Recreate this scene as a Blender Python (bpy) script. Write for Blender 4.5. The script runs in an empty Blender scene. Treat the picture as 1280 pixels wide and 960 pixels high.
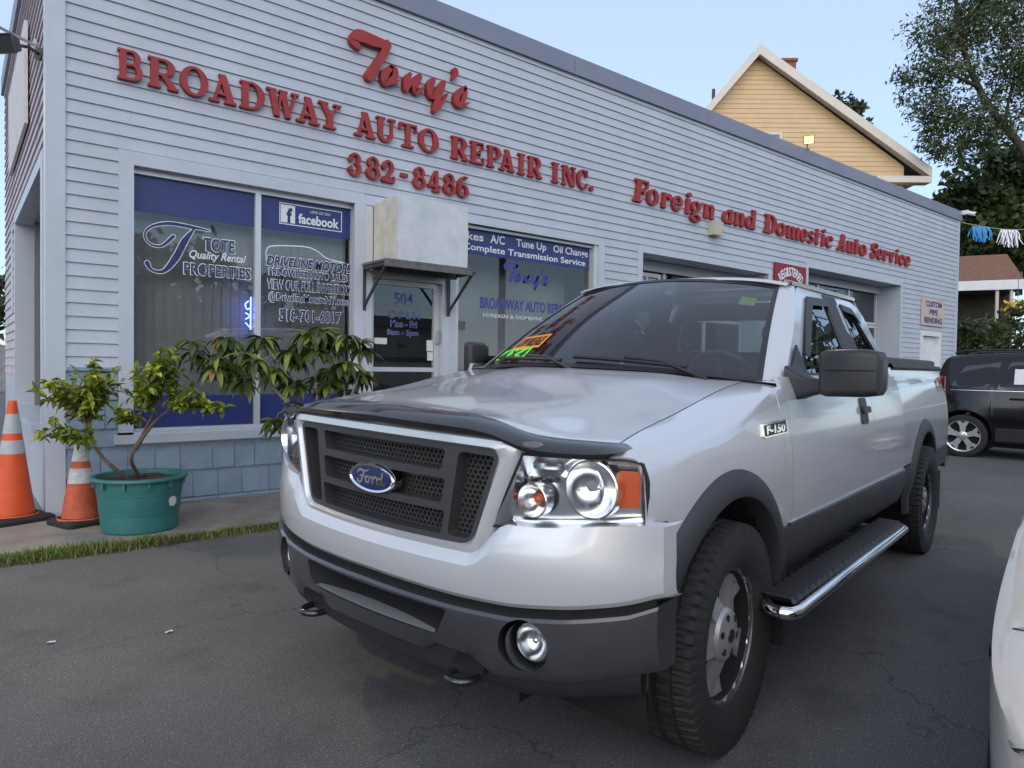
import bpy, bmesh, math, random
from mathutils import Vector, Matrix
random.seed(7)
R = math.radians
S = bpy.context.scene
COL = S.collection
pi = math.pi

# ------------------------------------------------------------------ camera
def make_camera():
    yaw, pitch, roll = R(51.3), R(1.35), R(0.84)
    f0 = Vector((math.cos(yaw), math.sin(yaw), 0)); r0 = Vector((math.sin(yaw), -math.cos(yaw), 0)); u0 = Vector((0, 0, 1))
    f = f0*math.cos(pitch)-u0*math.sin(pitch); u = u0*math.cos(pitch)+f0*math.sin(pitch)
    r2 = r0*math.cos(roll)+u*math.sin(roll); u2 = u*math.cos(roll)-r0*math.sin(roll)
    cd = bpy.data.cameras.new('camera'); co = bpy.data.objects.new('camera', cd); COL.objects.link(co)
    m = Matrix((r2, u2, -f)).transposed().to_4x4(); m.translation = Vector((0, -7.0, 1.35))
    co.matrix_world = m
    cd.sensor_width = 36; cd.lens = 36*870/1280; cd.clip_start = 0.05; cd.clip_end = 2000
    S.camera = co
    return f, r2, u2
CF, CR_, CU = make_camera()
CPOS = Vector((0, -7.0, 1.35))
def at(u, v, depth):                       # a point seen at photo pixel (u, v), so many metres in front
    return CPOS + (CF + CR_*((u-640)/870) - CU*((v-480)/870))*depth

# ------------------------------------------------------------------ light
W = bpy.data.worlds.new('World'); S.world = W; W.use_nodes = True
nt = W.node_tree
sky = nt.nodes.new('ShaderNodeTexSky'); sky.sky_type = 'NISHITA'; sky.sun_disc = False
SUN_AZ = R(228); SUN_EL = R(10)            # azimuth measured from +X towards +Y
sky.sun_elevation = SUN_EL; sky.sun_rotation = R(90)-SUN_AZ
sky.air_density = 1.0; sky.dust_density = .5; sky.ozone_density = 5.0
bg = nt.nodes['Background']; bg.inputs[1].default_value = 0.15
veil = nt.nodes.new('ShaderNodeMixRGB'); veil.inputs[0].default_value = .70; veil.inputs[2].default_value = (1.27, 1.32, 1.43, 1)   # thin even evening haze over the clear sky
nt.links.new(sky.outputs[0], veil.inputs[1]); nt.links.new(veil.outputs[0], bg.inputs[0])
sd = bpy.data.lights.new('sun', 'SUN'); sd.energy = 0.75; sd.angle = R(100); sd.color = (1, .90, .80)
so = bpy.data.objects.new('sun', sd); COL.objects.link(so)
sdir = Vector((math.cos(SUN_EL)*math.cos(SUN_AZ), math.cos(SUN_EL)*math.sin(SUN_AZ), math.sin(SUN_EL)))
so.rotation_euler = sdir.to_track_quat('Z', 'Y').to_euler()
S.view_settings.view_transform = 'Standard'; S.view_settings.look = 'None'
S.view_settings.exposure = 1.88; S.view_settings.gamma = 1; S.view_settings.use_curve_mapping = False
S.cycles.use_denoising = True
S.cycles.max_bounces = 8; S.cycles.transparent_max_bounces = 16; S.cycles.caustics_reflective = False; S.cycles.caustics_refractive = False

# ------------------------------------------------------------------ materials
MATS = {}
def mat(name, col=(.5, .5, .5), rough=.5, metal=0., var=0., scale=6., coat=0., bump=0., bscale=60., spec=.5, emit=None, estr=0., col2=None, flake=0.):
    m = bpy.data.materials.new(name); m.use_nodes = True; n = m.node_tree; b = n.nodes['Principled BSDF']
    b.inputs['Base Color'].default_value = (*col, 1); b.inputs['Roughness'].default_value = rough; b.inputs['Metallic'].default_value = metal
    b.inputs['Coat Weight'].default_value = coat; b.inputs['Coat Roughness'].default_value = .03; b.inputs['Specular IOR Level'].default_value = spec
    tc = n.nodes.new('ShaderNodeTexCoord')
    if var or col2:
        nz = n.nodes.new('ShaderNodeTexNoise'); nz.inputs['Scale'].default_value = scale; nz.inputs['Detail'].default_value = 6; nz.inputs['Roughness'].default_value = .65
        n.links.new(tc.outputs['Object'], nz.inputs['Vector'])
        rp = n.nodes.new('ShaderNodeValToRGB')
        c2 = col2 or tuple(min(1, c*(1+var)) for c in col); c1 = col if col2 else tuple(c*(1-var) for c in col)
        rp.color_ramp.elements[0].color = (*c1, 1); rp.color_ramp.elements[1].color = (*c2, 1)
        rp.color_ramp.elements[0].position = .32; rp.color_ramp.elements[1].position = .68
        n.links.new(nz.outputs[0], rp.inputs[0]); n.links.new(rp.outputs[0], b.inputs['Base Color'])
    if bump:
        nb = n.nodes.new('ShaderNodeTexNoise'); nb.inputs['Scale'].default_value = bscale; nb.inputs['Detail'].default_value = 4
        n.links.new(tc.outputs['Object'], nb.inputs['Vector'])
        bp = n.nodes.new('ShaderNodeBump'); bp.inputs['Strength'].default_value = bump; bp.inputs['Distance'].default_value = .01
        n.links.new(nb.outputs[0], bp.inputs['Height']); n.links.new(bp.outputs[0], b.inputs['Normal'])
    if emit:
        b.inputs['Emission Color'].default_value = (*emit, 1); b.inputs['Emission Strength'].default_value = estr
    MATS[name] = m
    return m
def glass(name, tint=(.5, .55, .55), ior=1.5, rough=0., extra=0.):
    m = bpy.data.materials.new(name); m.use_nodes = True; n = m.node_tree; n.nodes.remove(n.nodes['Principled BSDF'])
    out = n.nodes['Material Output']; tr = n.nodes.new('ShaderNodeBsdfTransparent'); tr.inputs[0].default_value = (*tint, 1)
    gl = n.nodes.new('ShaderNodeBsdfGlossy'); gl.inputs['Roughness'].default_value = rough; gl.inputs[0].default_value = (.95, .97, 1, 1)
    fr = n.nodes.new('ShaderNodeFresnel'); fr.inputs[0].default_value = ior
    ad = n.nodes.new('ShaderNodeMath'); ad.operation = 'ADD'; ad.use_clamp = True; ad.inputs[1].default_value = extra
    n.links.new(fr.outputs[0], ad.inputs[0])
    mx = n.nodes.new('ShaderNodeMixShader'); n.links.new(ad.outputs[0], mx.inputs[0]); n.links.new(tr.outputs[0], mx.inputs[1]); n.links.new(gl.outputs[0], mx.inputs[2])
    n.links.new(mx.outputs[0], out.inputs[0]); MATS[name] = m
    return m

# ------------------------------------------------------------------ mesh builder
def cr(pts, n=8, closed=False):            # Catmull-Rom through the points
    P = [Vector(p) for p in pts]; out = []; N = len(P)
    segs = N if closed else N-1
    for i in range(segs):
        if closed: a, b, c, d = P[(i-1) % N], P[i], P[(i+1) % N], P[(i+2) % N]
        else: a, b, c, d = P[max(i-1, 0)], P[i], P[i+1], P[min(i+2, N-1)]
        for k in range(n):
            t = k/n
            out.append(.5*((2*b)+(c-a)*t+(2*a-5*b+4*c-d)*t*t+(3*b-a-3*c+d)*t**3))
    if not closed: out.append(P[-1])
    return out
def lerp(a, b, t): return a+(b-a)*t
def sst(a, b, x):
    t = max(0, min(1, (x-a)/(b-a))); return t*t*(3-2*t)
def interp(tab, x):
    if x <= tab[0][0]: return tab[0][1]
    for (x0, y0), (x1, y1) in zip(tab, tab[1:]):
        if x <= x1: return y0+(y1-y0)*(x-x0)/(x1-x0)
    return tab[-1][1]
def sinterp(tab, x):                        # smooth table lookup
    n = len(tab)
    if x <= tab[0][0]: return tab[0][1]
    if x >= tab[-1][0]: return tab[-1][1]
    for i in range(n-1):
        x0, y0 = tab[i]; x1, y1 = tab[i+1]
        if x <= x1:
            def sl(j):
                if j == 0: return (tab[1][1]-tab[0][1])/(tab[1][0]-tab[0][0])
                if j == n-1: return (tab[-1][1]-tab[-2][1])/(tab[-1][0]-tab[-2][0])
                return (tab[j+1][1]-tab[j-1][1])/(tab[j+1][0]-tab[j-1][0])
            h = x1-x0; t = (x-x0)/h
            return (2*t**3-3*t*t+1)*y0+(t**3-2*t*t+t)*h*sl(i)+(-2*t**3+3*t*t)*y1+(t**3-t*t)*h*sl(i+1)

ORG = {}
class MB:
    def __init__(s, T=None): s.v = []; s.f = []; s.m = []; s.cm = 0; s.T = T
    def add(s, vs, fs):
        o = len(s.v); s.v += [tuple(v) for v in vs]; s.f += [tuple(i+o for i in f) for f in fs]; s.m += [s.cm]*len(fs)
    def box(s, a, b, rot=None, piv=None):
        x0, y0, z0 = a; x1, y1, z1 = b
        vs = [Vector(p) for p in ((x0, y0, z0), (x1, y0, z0), (x1, y1, z0), (x0, y1, z0), (x0, y0, z1), (x1, y0, z1), (x1, y1, z1), (x0, y1, z1))]
        if rot is not None:
            pv = Vector(piv) if piv else (Vector(a)+Vector(b))/2
            vs = [pv+rot@(v-pv) for v in vs]
        s.add(vs, [(3, 2, 1, 0), (4, 5, 6, 7), (0, 1, 5, 4), (1, 2, 6, 5), (2, 3, 7, 6), (3, 0, 4, 7)])
    def quad(s, *p): s.add(p, [tuple(range(len(p)))])
    def grid(s, rows, cu=False, cv=False, flip=False):
        n = len(rows); k = len(rows[0]); vs = [p for r in rows for p in r]; fs = []
        for i in range(n if cu else n-1):
            for j in range(k if cv else k-1):
                a = i*k+j; b = i*k+(j+1) % k; c = ((i+1) % n)*k+(j+1) % k; d = ((i+1) % n)*k+j
                fs.append((a, d, c, b) if flip else (a, b, c, d))
        s.add(vs, fs)
    def tube(s, pts, r, n=8, cap=True):
        P = [Vector(p) for p in pts]; rr = r if isinstance(r, (list, tuple)) else [r]*len(P)
        rows = []; up = Vector((0, 0, 1))
        for i, p in enumerate(P):
            t = (P[min(i+1, len(P)-1)]-P[max(i-1, 0)]).normalized()
            a = t.cross(up)
            if a.length < 1e-3: a = t.cross(Vector((1, 0, 0)))
            a.normalize(); b = a.cross(t).normalized()
            rows.append([p+(a*math.cos(2*pi*k/n)+b*math.sin(2*pi*k/n))*rr[i] for k in range(n)])
        s.grid(rows, cv=True)
        if cap:
            s.add(rows[0], [tuple(range(n))]); s.add(rows[-1], [tuple(range(n-1, -1, -1))])
    def lathe(s, prof, org, ax, n=32, a0=0, a1=2*pi):  # prof: (radius, along axis)
        ax = Vector(ax).normalized(); t = Vector((0, 0, 1)) if abs(ax.z) < .9 else Vector((1, 0, 0))
        a = ax.cross(t).normalized(); b = ax.cross(a); o = Vector(org); full = abs(a1-a0-2*pi) < 1e-6
        m = n if full else n+1
        rows = [[o+ax*h+(a*math.cos(a0+(a1-a0)*k/n)+b*math.sin(a0+(a1-a0)*k/n))*r for r, h in prof] for k in range(m)]
        s.grid(rows, cu=full)
    def prism(s, loops, fn, d0, d1, holes_ok=True):
        # loops: outer outline then holes, 2D; fn(p, d) -> 3D
        bm = bmesh.new(); es = []
        for lp in loops:
            vs = [bm.verts.new((p[0], p[1], 0)) for p in lp]
            for i in range(len(vs)): es.append(bm.edges.new((vs[i], vs[(i+1) % len(vs)])))
        bmesh.ops.triangle_fill(bm, use_beauty=True, use_dissolve=False, edges=es, normal=(0, 0, 1))
        bm.verts.index_update()
        pts = [(v.co.x, v.co.y) for v in bm.verts]; fs = [tuple(v.index for v in f.verts) for f in bm.faces]; bm.free()
        n = len(pts); s.add([fn(p, d1) for p in pts], fs)
        if d0 != d1:
            s.add([fn(p, d0) for p in pts], [f[::-1] for f in fs])
            for lp in loops:
                k = len(lp); s.add([fn(p, d0) for p in lp]+[fn(p, d1) for p in lp], [(i, (i+1) % k, k+(i+1) % k, k+i) for i in range(k)])
    def ball(s, c, r, nu=16, nv=10, sx=1, sy=1, sz=1):
        rows = []
        for i in range(nv+1):
            th = pi*i/nv
            rows.append([Vector(c)+Vector((sx*r*math.sin(th)*math.cos(2*pi*k/nu), sy*r*math.sin(th)*math.sin(2*pi*k/nu), sz*r*math.cos(th))) for k in range(nu)])
        s.grid(rows, cv=True)
    def mirror(s):                          # add the mirror image in y
        o = len(s.v); nf = len(s.f)
        s.v += [(x, -y, z) for x, y, z in s.v]
        s.f += [tuple(i+o for i in f[::-1]) for f in s.f[:nf]]; s.m += s.m[:nf]
        return s
    def build(s, name, mats, parent=None, smooth=None, loc=None, clean=True):
        me = bpy.data.meshes.new(name)
        vs = [Vector(v) for v in s.v]
        if s.T: vs = [Vector(s.T(v)) for v in vs]
        off = Vector((0, 0, 0))
        if parent is not None: off = ORG.get(parent.name, off)
        if loc is not None: off = off+Vector(loc) if parent is not None else Vector(loc)
        me.from_pydata([v-off for v in vs], [], s.f)
        mats = mats if isinstance(mats, (list, tuple)) else [mats]
        for m in mats: me.materials.append(m)
        if len(mats) > 1: me.polygons.foreach_set('material_index', s.m)
        bm = bmesh.new(); bm.from_mesh(me)
        if clean:
            bmesh.ops.remove_doubles(bm, verts=bm.verts, dist=2e-5)
            bmesh.ops.recalc_face_normals(bm, faces=bm.faces)
        bm.to_mesh(me); bm.free()
        if smooth:
            me.polygons.foreach_set('use_smooth', [True]*len(me.polygons)); me.set_sharp_from_angle(angle=R(smooth))
        o = bpy.data.objects.new(name, me); COL.objects.link(o)
        if loc is not None: o.location = Vector(loc)
        if parent is not None: o.parent = parent
        ORG[o.name] = off
        return o
def tag(o, label=None, cat=None, group=None, kind=None):
    for k, v in (('label', label), ('category', cat), ('group', group), ('kind', kind)):
        if v: o[k] = v
    return o
def thing(name, label, cat, loc=(0, 0, 0), rotz=0., group=None, local=False):
    o = bpy.data.objects.new(name, None); COL.objects.link(o); o.location = loc; o.rotation_euler = (0, 0, rotz); o.empty_display_size = .2
    ORG[o.name] = Vector((0, 0, 0)) if local else Vector(loc)
    return tag(o, label, cat, group)
def copy_tree(o, parent=None):
    c = o.copy(); COL.objects.link(c); c.parent = parent
    ORG[c.name] = ORG.get(o.name, Vector((0, 0, 0)))
    for ch in list(o.children): copy_tree(ch, c)
    return c

# ------------------------------------------------------------------ lettering
_tc = {}
def text2d(txt, bold=0.0, shear=0.0, res=3):
    key = (txt, bold, shear, res)
    if key in _tc: return _tc[key]
    cu = bpy.data.curves.new('lettering', 'FONT'); cu.body = txt; cu.size = 1; cu.offset = bold; cu.shear = shear; cu.resolution_u = res
    ob = bpy.data.objects.new('lettering', cu); me = bpy.data.meshes.new_from_object(ob)
    vs = [(v.co.x, v.co.y) for v in me.vertices]; fs = [tuple(p.vertices) for p in me.polygons]
    bpy.data.objects.remove(ob); bpy.data.curves.remove(cu); bpy.data.meshes.remove(me)
    _tc[key] = (vs, fs)
    return vs, fs
def put_text(mb, txt, x0, x1, z0, z1, fn, bold=0.02, shear=0., fit=True, res=3, ref=None):
    vs, fs = text2d(txt, bold, shear, res)
    rv = text2d(ref or txt, bold, shear, res)[0] if ref else vs
    ax0, ax1 = min(v[0] for v in vs), max(v[0] for v in vs); ay0, ay1 = min(v[1] for v in rv), max(v[1] for v in rv)
    mb.add([fn((lerp(x0, x1, (v[0]-ax0)/(ax1-ax0)), lerp(z0, z1, (v[1]-ay0)/(ay1-ay0)))) for v in vs], fs)
def stroke2d(path, widths, n=6, closed=False):   # ribbon polygons along a path
    P = cr([(p[0], p[1], 0) for p in path], n, closed); N = len(P)
    w = [interp([(i/(len(widths)-1), widths[i]) for i in range(len(widths))], k/max(1, N-1)) for k in range(N)] if len(widths) > 1 else [widths[0]]*N
    L = []; Rr = []
    for i in range(N):
        a = P[(i-1) % N] if closed else P[max(0, i-1)]; b = P[(i+1) % N] if closed else P[min(N-1, i+1)]
        t = (b-a).normalized(); nn = Vector((-t.y, t.x, 0))
        L.append(P[i]+nn*w[i]/2); Rr.append(P[i]-nn*w[i]/2)
    if closed: return [[(p.x, p.y) for p in L], [(p.x, p.y) for p in Rr]]
    def cap(c, a0, r, m=5):
        return [(c.x+r*math.cos(a0-pi*k/m), c.y+r*math.sin(a0-pi*k/m)) for k in range(1, m)]
    t1 = (P[-1]-P[-2]); t0 = (P[1]-P[0])
    e = cap(P[-1], math.atan2(t1.y, t1.x)+pi/2, w[-1]/2); s_ = cap(P[0], math.atan2(t0.y, t0.x)-pi/2, w[0]/2)
    return [[(p.x, p.y) for p in L]+e+[(p.x, p.y) for p in reversed(Rr)]+s_]
def put_stroke(mb, path, widths, fn, d0, d1, n=6):
    o = stroke2d(path, widths, n)[0]
    N = len(o); k = (len(path)-1)*n+1
    # ribbon as quads (robust for overlapping outlines)
    Lp = o[:k]; rest = o[k:]; e = rest[:4]; Rp = rest[4:4+k][::-1]; s_ = rest[4+k:]
    vs = [fn(p, d1) for p in Lp]+[fn(p, d1) for p in Rp]
    fs = [(i, i+1, k+i+1, k+i) for i in range(k-1)]
    mb.add(vs, fs)
    mb.add([fn(p, d1) for p in [Lp[-1]]+e+[Rp[-1]]], [tuple(range(6))])
    mb.add([fn(p, d1) for p in [Rp[0]]+s_+[Lp[0]]], [tuple(range(6))])
    if d0 != d1: mb.add([fn(p, d0) for p in o]+[fn(p, d1) for p in o], [(i, (i+1) % N, N+(i+1) % N, N+i) for i in range(N)])
# ================================================================== setting: materials
M = MATS
mat('siding', (.46, .50, .56), .45, var=.07, scale=1.6)
mat('warm_lit_siding', (.50, .44, .47), .5, var=.06, scale=1.3)  # pinkish light on the left end wall is mixed into this colour
mat('trim', (.50, .545, .61), .4, var=.05, scale=3)
mat('shake', (.235, .31, .40), .65, var=.14, scale=5, bump=.15, bscale=40)
mat('coping', (.20, .22, .29), .45, var=.08, scale=1.2)
mat('red_letter', (.31, .026, .026), .5, var=.15, scale=9)
mat('alu', (.62, .64, .66), .35, metal=.3)
mat('plywood', (.50, .54, .57), .75, col2=(.66, .69, .71), scale=4)
mat('plywood_edge', (.60, .57, .48), .75, var=.15, scale=7)
mat('old_wood', (.13, .13, .125), .8, var=.3, scale=9)
mat('iron', (.05, .055, .06), .5, var=.3, scale=20)
mat('room', (.20, .20, .20), .8)
mat('blind', (.50, .50, .48), .7, var=.08, scale=2)
mat('blue_film', (.030, .042, .17), .35)
mat('navy', (.02, .03, .13), .4)
mat('white_ink', (.75, .78, .82), .5)
mat('dull_ink', (.42, .45, .52), .5)
mat('pale_white', (.72, .73, .73), .5, var=.05, scale=3)
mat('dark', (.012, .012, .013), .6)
mat('black_plastic', (.018, .018, .02), .45)
mat('sign_red', (.24, .018, .03), .5, var=.1, scale=6)
mat('sign_tan', (.56, .48, .40), .6, var=.08, scale=5)
mat('sign_purple', (.10, .05, .22), .5)
mat('galv', (.5, .52, .54), .35, metal=.7, var=.2, scale=12)
glass('pane', (.84, .87, .87), 1.5, extra=.05)
glass('clear', (.95, .96, .97), 1.45)

# asphalt: fine grit, worn lighter patches, darker stains and thin cracks
def asphalt():
    m = mat('asphalt', (.05, .05, .05), .85); n = m.node_tree; b = n.nodes['Principled BSDF']
    tc = n.nodes.new('ShaderNodeTexCoord')
    def noise(s, d=5, r=.6):
        q = n.nodes.new('ShaderNodeTexNoise'); q.inputs['Scale'].default_value = s; q.inputs['Detail'].default_value = d; q.inputs['Roughness'].default_value = r
        n.links.new(tc.outputs['Object'], q.inputs['Vector']); return q
    def ramp(src, p0, p1, c0, c1):
        q = n.nodes.new('ShaderNodeValToRGB'); q.color_ramp.elements[0].position = p0; q.color_ramp.elements[1].position = p1
        q.color_ramp.elements[0].color = (*c0, 1); q.color_ramp.elements[1].color = (*c1, 1); n.links.new(src, q.inputs[0]); return q
    def mix(kind, f, a, c):
        q = n.nodes.new('ShaderNodeMixRGB'); q.blend_type = kind; q.inputs[0].default_value = f
        n.links.new(a, q.inputs[1]); n.links.new(c, q.inputs[2]); return q
    big = ramp(noise(.55, 6).outputs[0], .35, .68, (.084, .087, .092), (.126, .128, .130))
    st = ramp(noise(1.7, 3).outputs[0], .28, .42, (.70, .70, .72), (1, 1, 1))
    gr = ramp(noise(150, 2, .8).outputs[0], .35, .75, (.42, .42, .42), (1.85, 1.82, 1.74))
    v = n.nodes.new('ShaderNodeTexVoronoi'); v.inputs['Scale'].default_value = 240; n.links.new(tc.outputs['Object'], v.inputs['Vector'])
    chip = ramp(v.outputs['Color'], .80, .97, (1, 1, 1), (3.2, 3.1, 2.9))
    x = mix('MULTIPLY', 1, big.outputs[0], st.outputs[0]); x = mix('MULTIPLY', .9, x.outputs[0], gr.outputs[0]); x = mix('MULTIPLY', .8, x.outputs[0], chip.outputs[0])
    # cracks: edges of large distorted cells
    nz = noise(2.2, 4); mp = n.nodes.new('ShaderNodeMixRGB'); mp.blend_type = 'ADD'; mp.inputs[0].default_value = .55
    n.links.new(tc.outputs['Object'], mp.inputs[1]); n.links.new(nz.outputs['Color'], mp.inputs[2])
    c = n.nodes.new('ShaderNodeTexVoronoi'); c.feature = 'DISTANCE_TO_EDGE'; c.inputs['Scale'].default_value = .42; n.links.new(mp.outputs[0], c.inputs['Vector'])
    ck = ramp(c.outputs['Distance'], .0012, .0036, (.5, .5, .5), (1, 1, 1))
    x = mix('MULTIPLY', .9, x.outputs[0], ck.outputs[0])
    n.links.new(x.outputs[0], b.inputs['Base Color'])
    bp = n.nodes.new('ShaderNodeBump'); bp.inputs['Strength'].default_value = .55; bp.inputs['Distance'].default_value = .006
    n.links.new(noise(170, 3, .7).outputs[0], bp.inputs['Height']); n.links.new(bp.outputs[0], b.inputs['Normal'])
    b.inputs['Roughness'].default_value = .82
    return m
asphalt()
mat('concrete', (.17, .155, .135), .9, col2=(.30, .275, .24), scale=2.2, bump=.3, bscale=45)

mb = MB(); mb.grid([[(-300, -300, 0), (300, -300, 0)], [(-300, 300, 0), (300, 300, 0)]], flip=True)
tag(mb.build('ground', M['asphalt']), kind='structure')
# sidewalk slab along the wall with a broken front edge
mb = MB(); edge = []
rnd = random.Random(3)
xs = [-6+.12*i for i in range(int(13.9/.12))]
fr = [(x, -1.17-.02*math.sin(x*1.3)+rnd.uniform(-.012, .012)) for x in xs]
mb.grid([[(x, -.0, .03) for x, y in fr], [(x, y, .03) for x, y in fr], [(x, y-.012, -.01) for x, y in fr]])
mb.grid([[(-6, -.001, .03), (.62, -.001, .03)], [(-6, 6, .03), (.62, 6, .03)]])
tag(mb.build('sidewalk', M['concrete']), kind='structure')

# ================================================================== the repair shop
X0, X1, ZT = .61, 20.46, 5.36
shop = thing('repair_shop', 'long single storey repair shop in blue grey clapboard with shop windows and garage bays', 'shop', (X0, 0, 0))
OPEN = [(1.13, 3.50, .63, 3.22), (3.50, 7.25, -.1, 3.20), (7.97, 11.60, -.1, 3.21), (12.79, 17.14, -.1, 3.47), (18.22, 19.47, -.1, 2.40)]
_jr = random.Random(41)
def clad(mb, a0, a1, z0, z1, openings, fn, course=.1145, zoff=.02, out=.018, lip=True):
    bx = sorted({a0, a1} | {o[0] for o in openings} | {o[1] for o in openings}); bx = [b for b in bx if a0 <= b <= a1]
    k = math.floor((z0-zoff)/course)
    while zoff+k*course < z1:
        c0 = zoff+k*course; c1 = c0+course; k += 1
        lo, hi = max(c0, z0), min(c1, z1)
        if hi-lo < .002: continue
        zs = sorted({lo, hi} | {z for o in openings for z in o[2:] if lo < z < hi})
        for za, zb in zip(zs, zs[1:]):
            run = None
            for xa, xb in list(zip(bx, bx[1:]))+[(None, None)]:
                inside = xa is None or any(o[0] <= xa and xb <= o[1] and o[2] <= za and zb <= o[3] for o in openings)
                if not inside: run = [xa, xb] if run is None else [run[0], xb]
                if inside and run:
                    d = lambda z: -.002-(out-.002)*max(0, 1-(z-c0)/course)**.8
                    mb.grid([[fn(run[0], d(za), za), fn(run[1], d(za), za)], [fn(run[0], d(zb), zb), fn(run[1], d(zb), zb)]])
                    if za <= c0+1e-6: mb.quad(fn(run[0], d(za), za), fn(run[0], -.0015, za+.001), fn(run[1], -.0015, za+.001), fn(run[1], d(za), za))
                    if run[1]-run[0] > 1.2:      # butt joints where two lengths lap
                        xj = run[0]+_jr.uniform(.3, 3.4)
                        while xj < run[1]-.2:
                            if zb-za > .08: mb.quad(fn(xj, d(za)-.0022, za), fn(xj+.013, d(za)-.0004, za), fn(xj+.013, d(zb)-.0004, zb), fn(xj, d(zb)-.0022, zb))
                            xj += 3.66
                    run = None
wf = lambda a, d, z: (a, d, z)
mb = MB(); clad(mb, .735, 20.40, 1.30, ZT, OPEN, wf); mb.build('siding', M['siding'], shop, clean=False)
# wall core behind the siding
mb = MB()
def core(x0, x1, z0, z1): mb.box((x0, 0, z0), (x1, .10, z1))
core(X0+.02, 1.13, 0, ZT); core(1.13, 3.50, 0, .63); core(1.13, 7.25, 3.22, ZT); core(7.25, 7.97, 0, ZT); core(7.97, 11.6, 3.21, ZT)
core(11.6, 12.79, 0, ZT); core(12.79, 17.14, 3.47, ZT); core(17.14, 18.22, 0, ZT); core(18.22, 19.47, 2.40, ZT); core(19.47, X1-.02, 0, ZT)
core(4.72, 7.25, 0, .63)
mb.build('wall', M['trim'], shop)
mb = MB(); mb.box((X0+.05, .12, ZT-.12), (X1-.05, 6.1, ZT-.03)); mb.build('roof', M['coping'], shop)
mb = MB(); mb.box((X1-.12, .10, 0), (X1-.02, 6.1, ZT)); mb.box((X0+.1, 6.0, 0), (X1-.12, 6.1, ZT)); mb.build('wall', M['warm_lit_siding'], shop)
mb = MB(); mb.box((X0+.15, 3.2, .02), (7.5, 3.3, 3.6)); mb.box((X0+.15, .3, 3.4), (X1-.2, 6, 3.5)); mb.box((7.4, .11, 0), (7.5, 3.2, 3.4)); mb.build('room', M['room'], shop)
# shingle skirt: rows of wide shakes with staggered butts
mb = MB(); rnd = random.Random(5)
def shakes(x0, x1, z0, z1, row=.255):
    z = z1; r = 0
    while z > z0+.02:
        zb = max(z0, z-row); x = x0; r += 1
        while x < x1-.01:
            w = rnd.uniform(.19, .30); xb = min(x1, x+w)
            if x1-xb < .07: xb = x1
            o = .022+rnd.uniform(0, .004)
            e = .0035
            mb.grid([[(x+e, -o, zb+rnd.uniform(0, .004)), (xb-e, -o, zb+rnd.uniform(0, .004))], [(x+e, -.006, z), (xb-e, -.006, z)]])
            mb.quad((x+e, -o, zb+.002), (x+e, 0, zb+.004), (xb-e, 0, zb+.004), (xb-e, -o, zb+.002))
            x = xb
        z = zb
for xa, xb_, zt_ in ((.735, 3.5, .60), (4.75, 7.25, .60), (7.25, 7.97, 1.27), (11.6, 12.79, 1.27), (17.14, 18.22, 1.27), (19.47, 20.4, 1.27)):
    mb = MB()
    if xa < 1: shakes(.735, 1.13, .60, 1.27)
    shakes(xa, xb_, .05, zt_); mb.build('shingle_skirt', M['shake'], shop, clean=False)
    if zt_ > 1 or xa < 1:
        mb = MB(); mb.box((xa, -.035, 1.27), (1.13 if xa < 1 else xb_, 0, 1.30)); mb.build('ledge', M['shake'], shop)
# coping along the roof edge, in lengths with seams
mb = MB(); x = X0-.08
while x < X1+.05:
    xb = min(X1+.10, x+3.02)
    mb.box((x+.003, -.055, 5.345), (xb-.003, .30, 5.585)); x = xb
mb.build('coping', M['coping'], shop)
mb = MB()
mb.box((X0-.018, -.024, .02), (.735, .0, 5.345)); mb.box((X0-.018, .0, .02), (X0+.004, .125, 5.345)); mb.build('corner_trim', M['trim'], shop)
mb = MB(); mb.box((20.40, -.026, .02), (20.49, .1, 5.345)); mb.build('corner_trim', M['trim'], shop)

def casing(mb, x0, x1, z0, z1, w=.10, t=.028, sill=False, side=True):
    # flat boards round an opening whose outer edge is given
    mb.box((x0, -t, z0), (x0+w, 0, z1-w)); mb.box((x1-w, -t, z0), (x1, 0, z1-w)); mb.box((x0, -t, z1-w), (x1, 0, z1))
def reveal(mb, x0, x1, z0, z1, d):
    mb.box((x0-.012, .0, z0), (x0, d, z1)); mb.box((x1, .0, z0), (x1+.012, d, z1)); mb.box((x0-.012, .0, z1), (x1+.012, d, z1+.012))
FX = lambda y: (lambda p, d=0: (p[0], y+d, p[1]))
# ---- the big shop window on the left
win = MB()
casing(win, 1.13, 3.50, .63, 3.22, .12); win.box((1.10, -.06, .62), (3.53, 0, .70)); win.box((1.13, -.028, .70), (3.5, .1, .72))
w1 = win.build('shop_window', M['trim'], shop)
f = MB(); zt, zb = 3.07, .72
for x0, x1 in ((1.235, 1.262), (2.346, 2.402), (3.385, 3.412)): f.box((x0, .055, zb), (x1, .125, zt))
for z0, z1 in ((zb, zb+.025), (zt-.02, zt+.03)): f.box((1.235, .058, z0), (3.412, .122, z1))
f.box((1.20, -.001, .7), (1.236, .12, 3.11)); f.box((3.411, -.001, .7), (3.45, .12, 3.11)); f.box((1.236, -.001, 3.1), (3.411, .12, 3.12))
f.build('window_frame', M['alu'], w1)
f = MB(); f.quad((1.25, .10, .73), (3.40, .10, .73), (3.40, .10, 3.07), (1.25, .10, 3.07)); f.build('glass_pane', M['pane'], w1)
f = MB()
rnd = random.Random(11); x = 1.22
while x < 3.42:                             # vertical blinds
    a = rnd.uniform(.10, .22); wd = .098
    f.grid([[(x, .30, .74), (x+wd*math.cos(a), .30+wd*math.sin(a), .74)], [(x, .30, 3.1), (x+wd*math.cos(a), .30+wd*math.sin(a), 3.1)]]); x += .088
f.build('vertical_blind', M['blind'], w1, clean=False)
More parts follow.
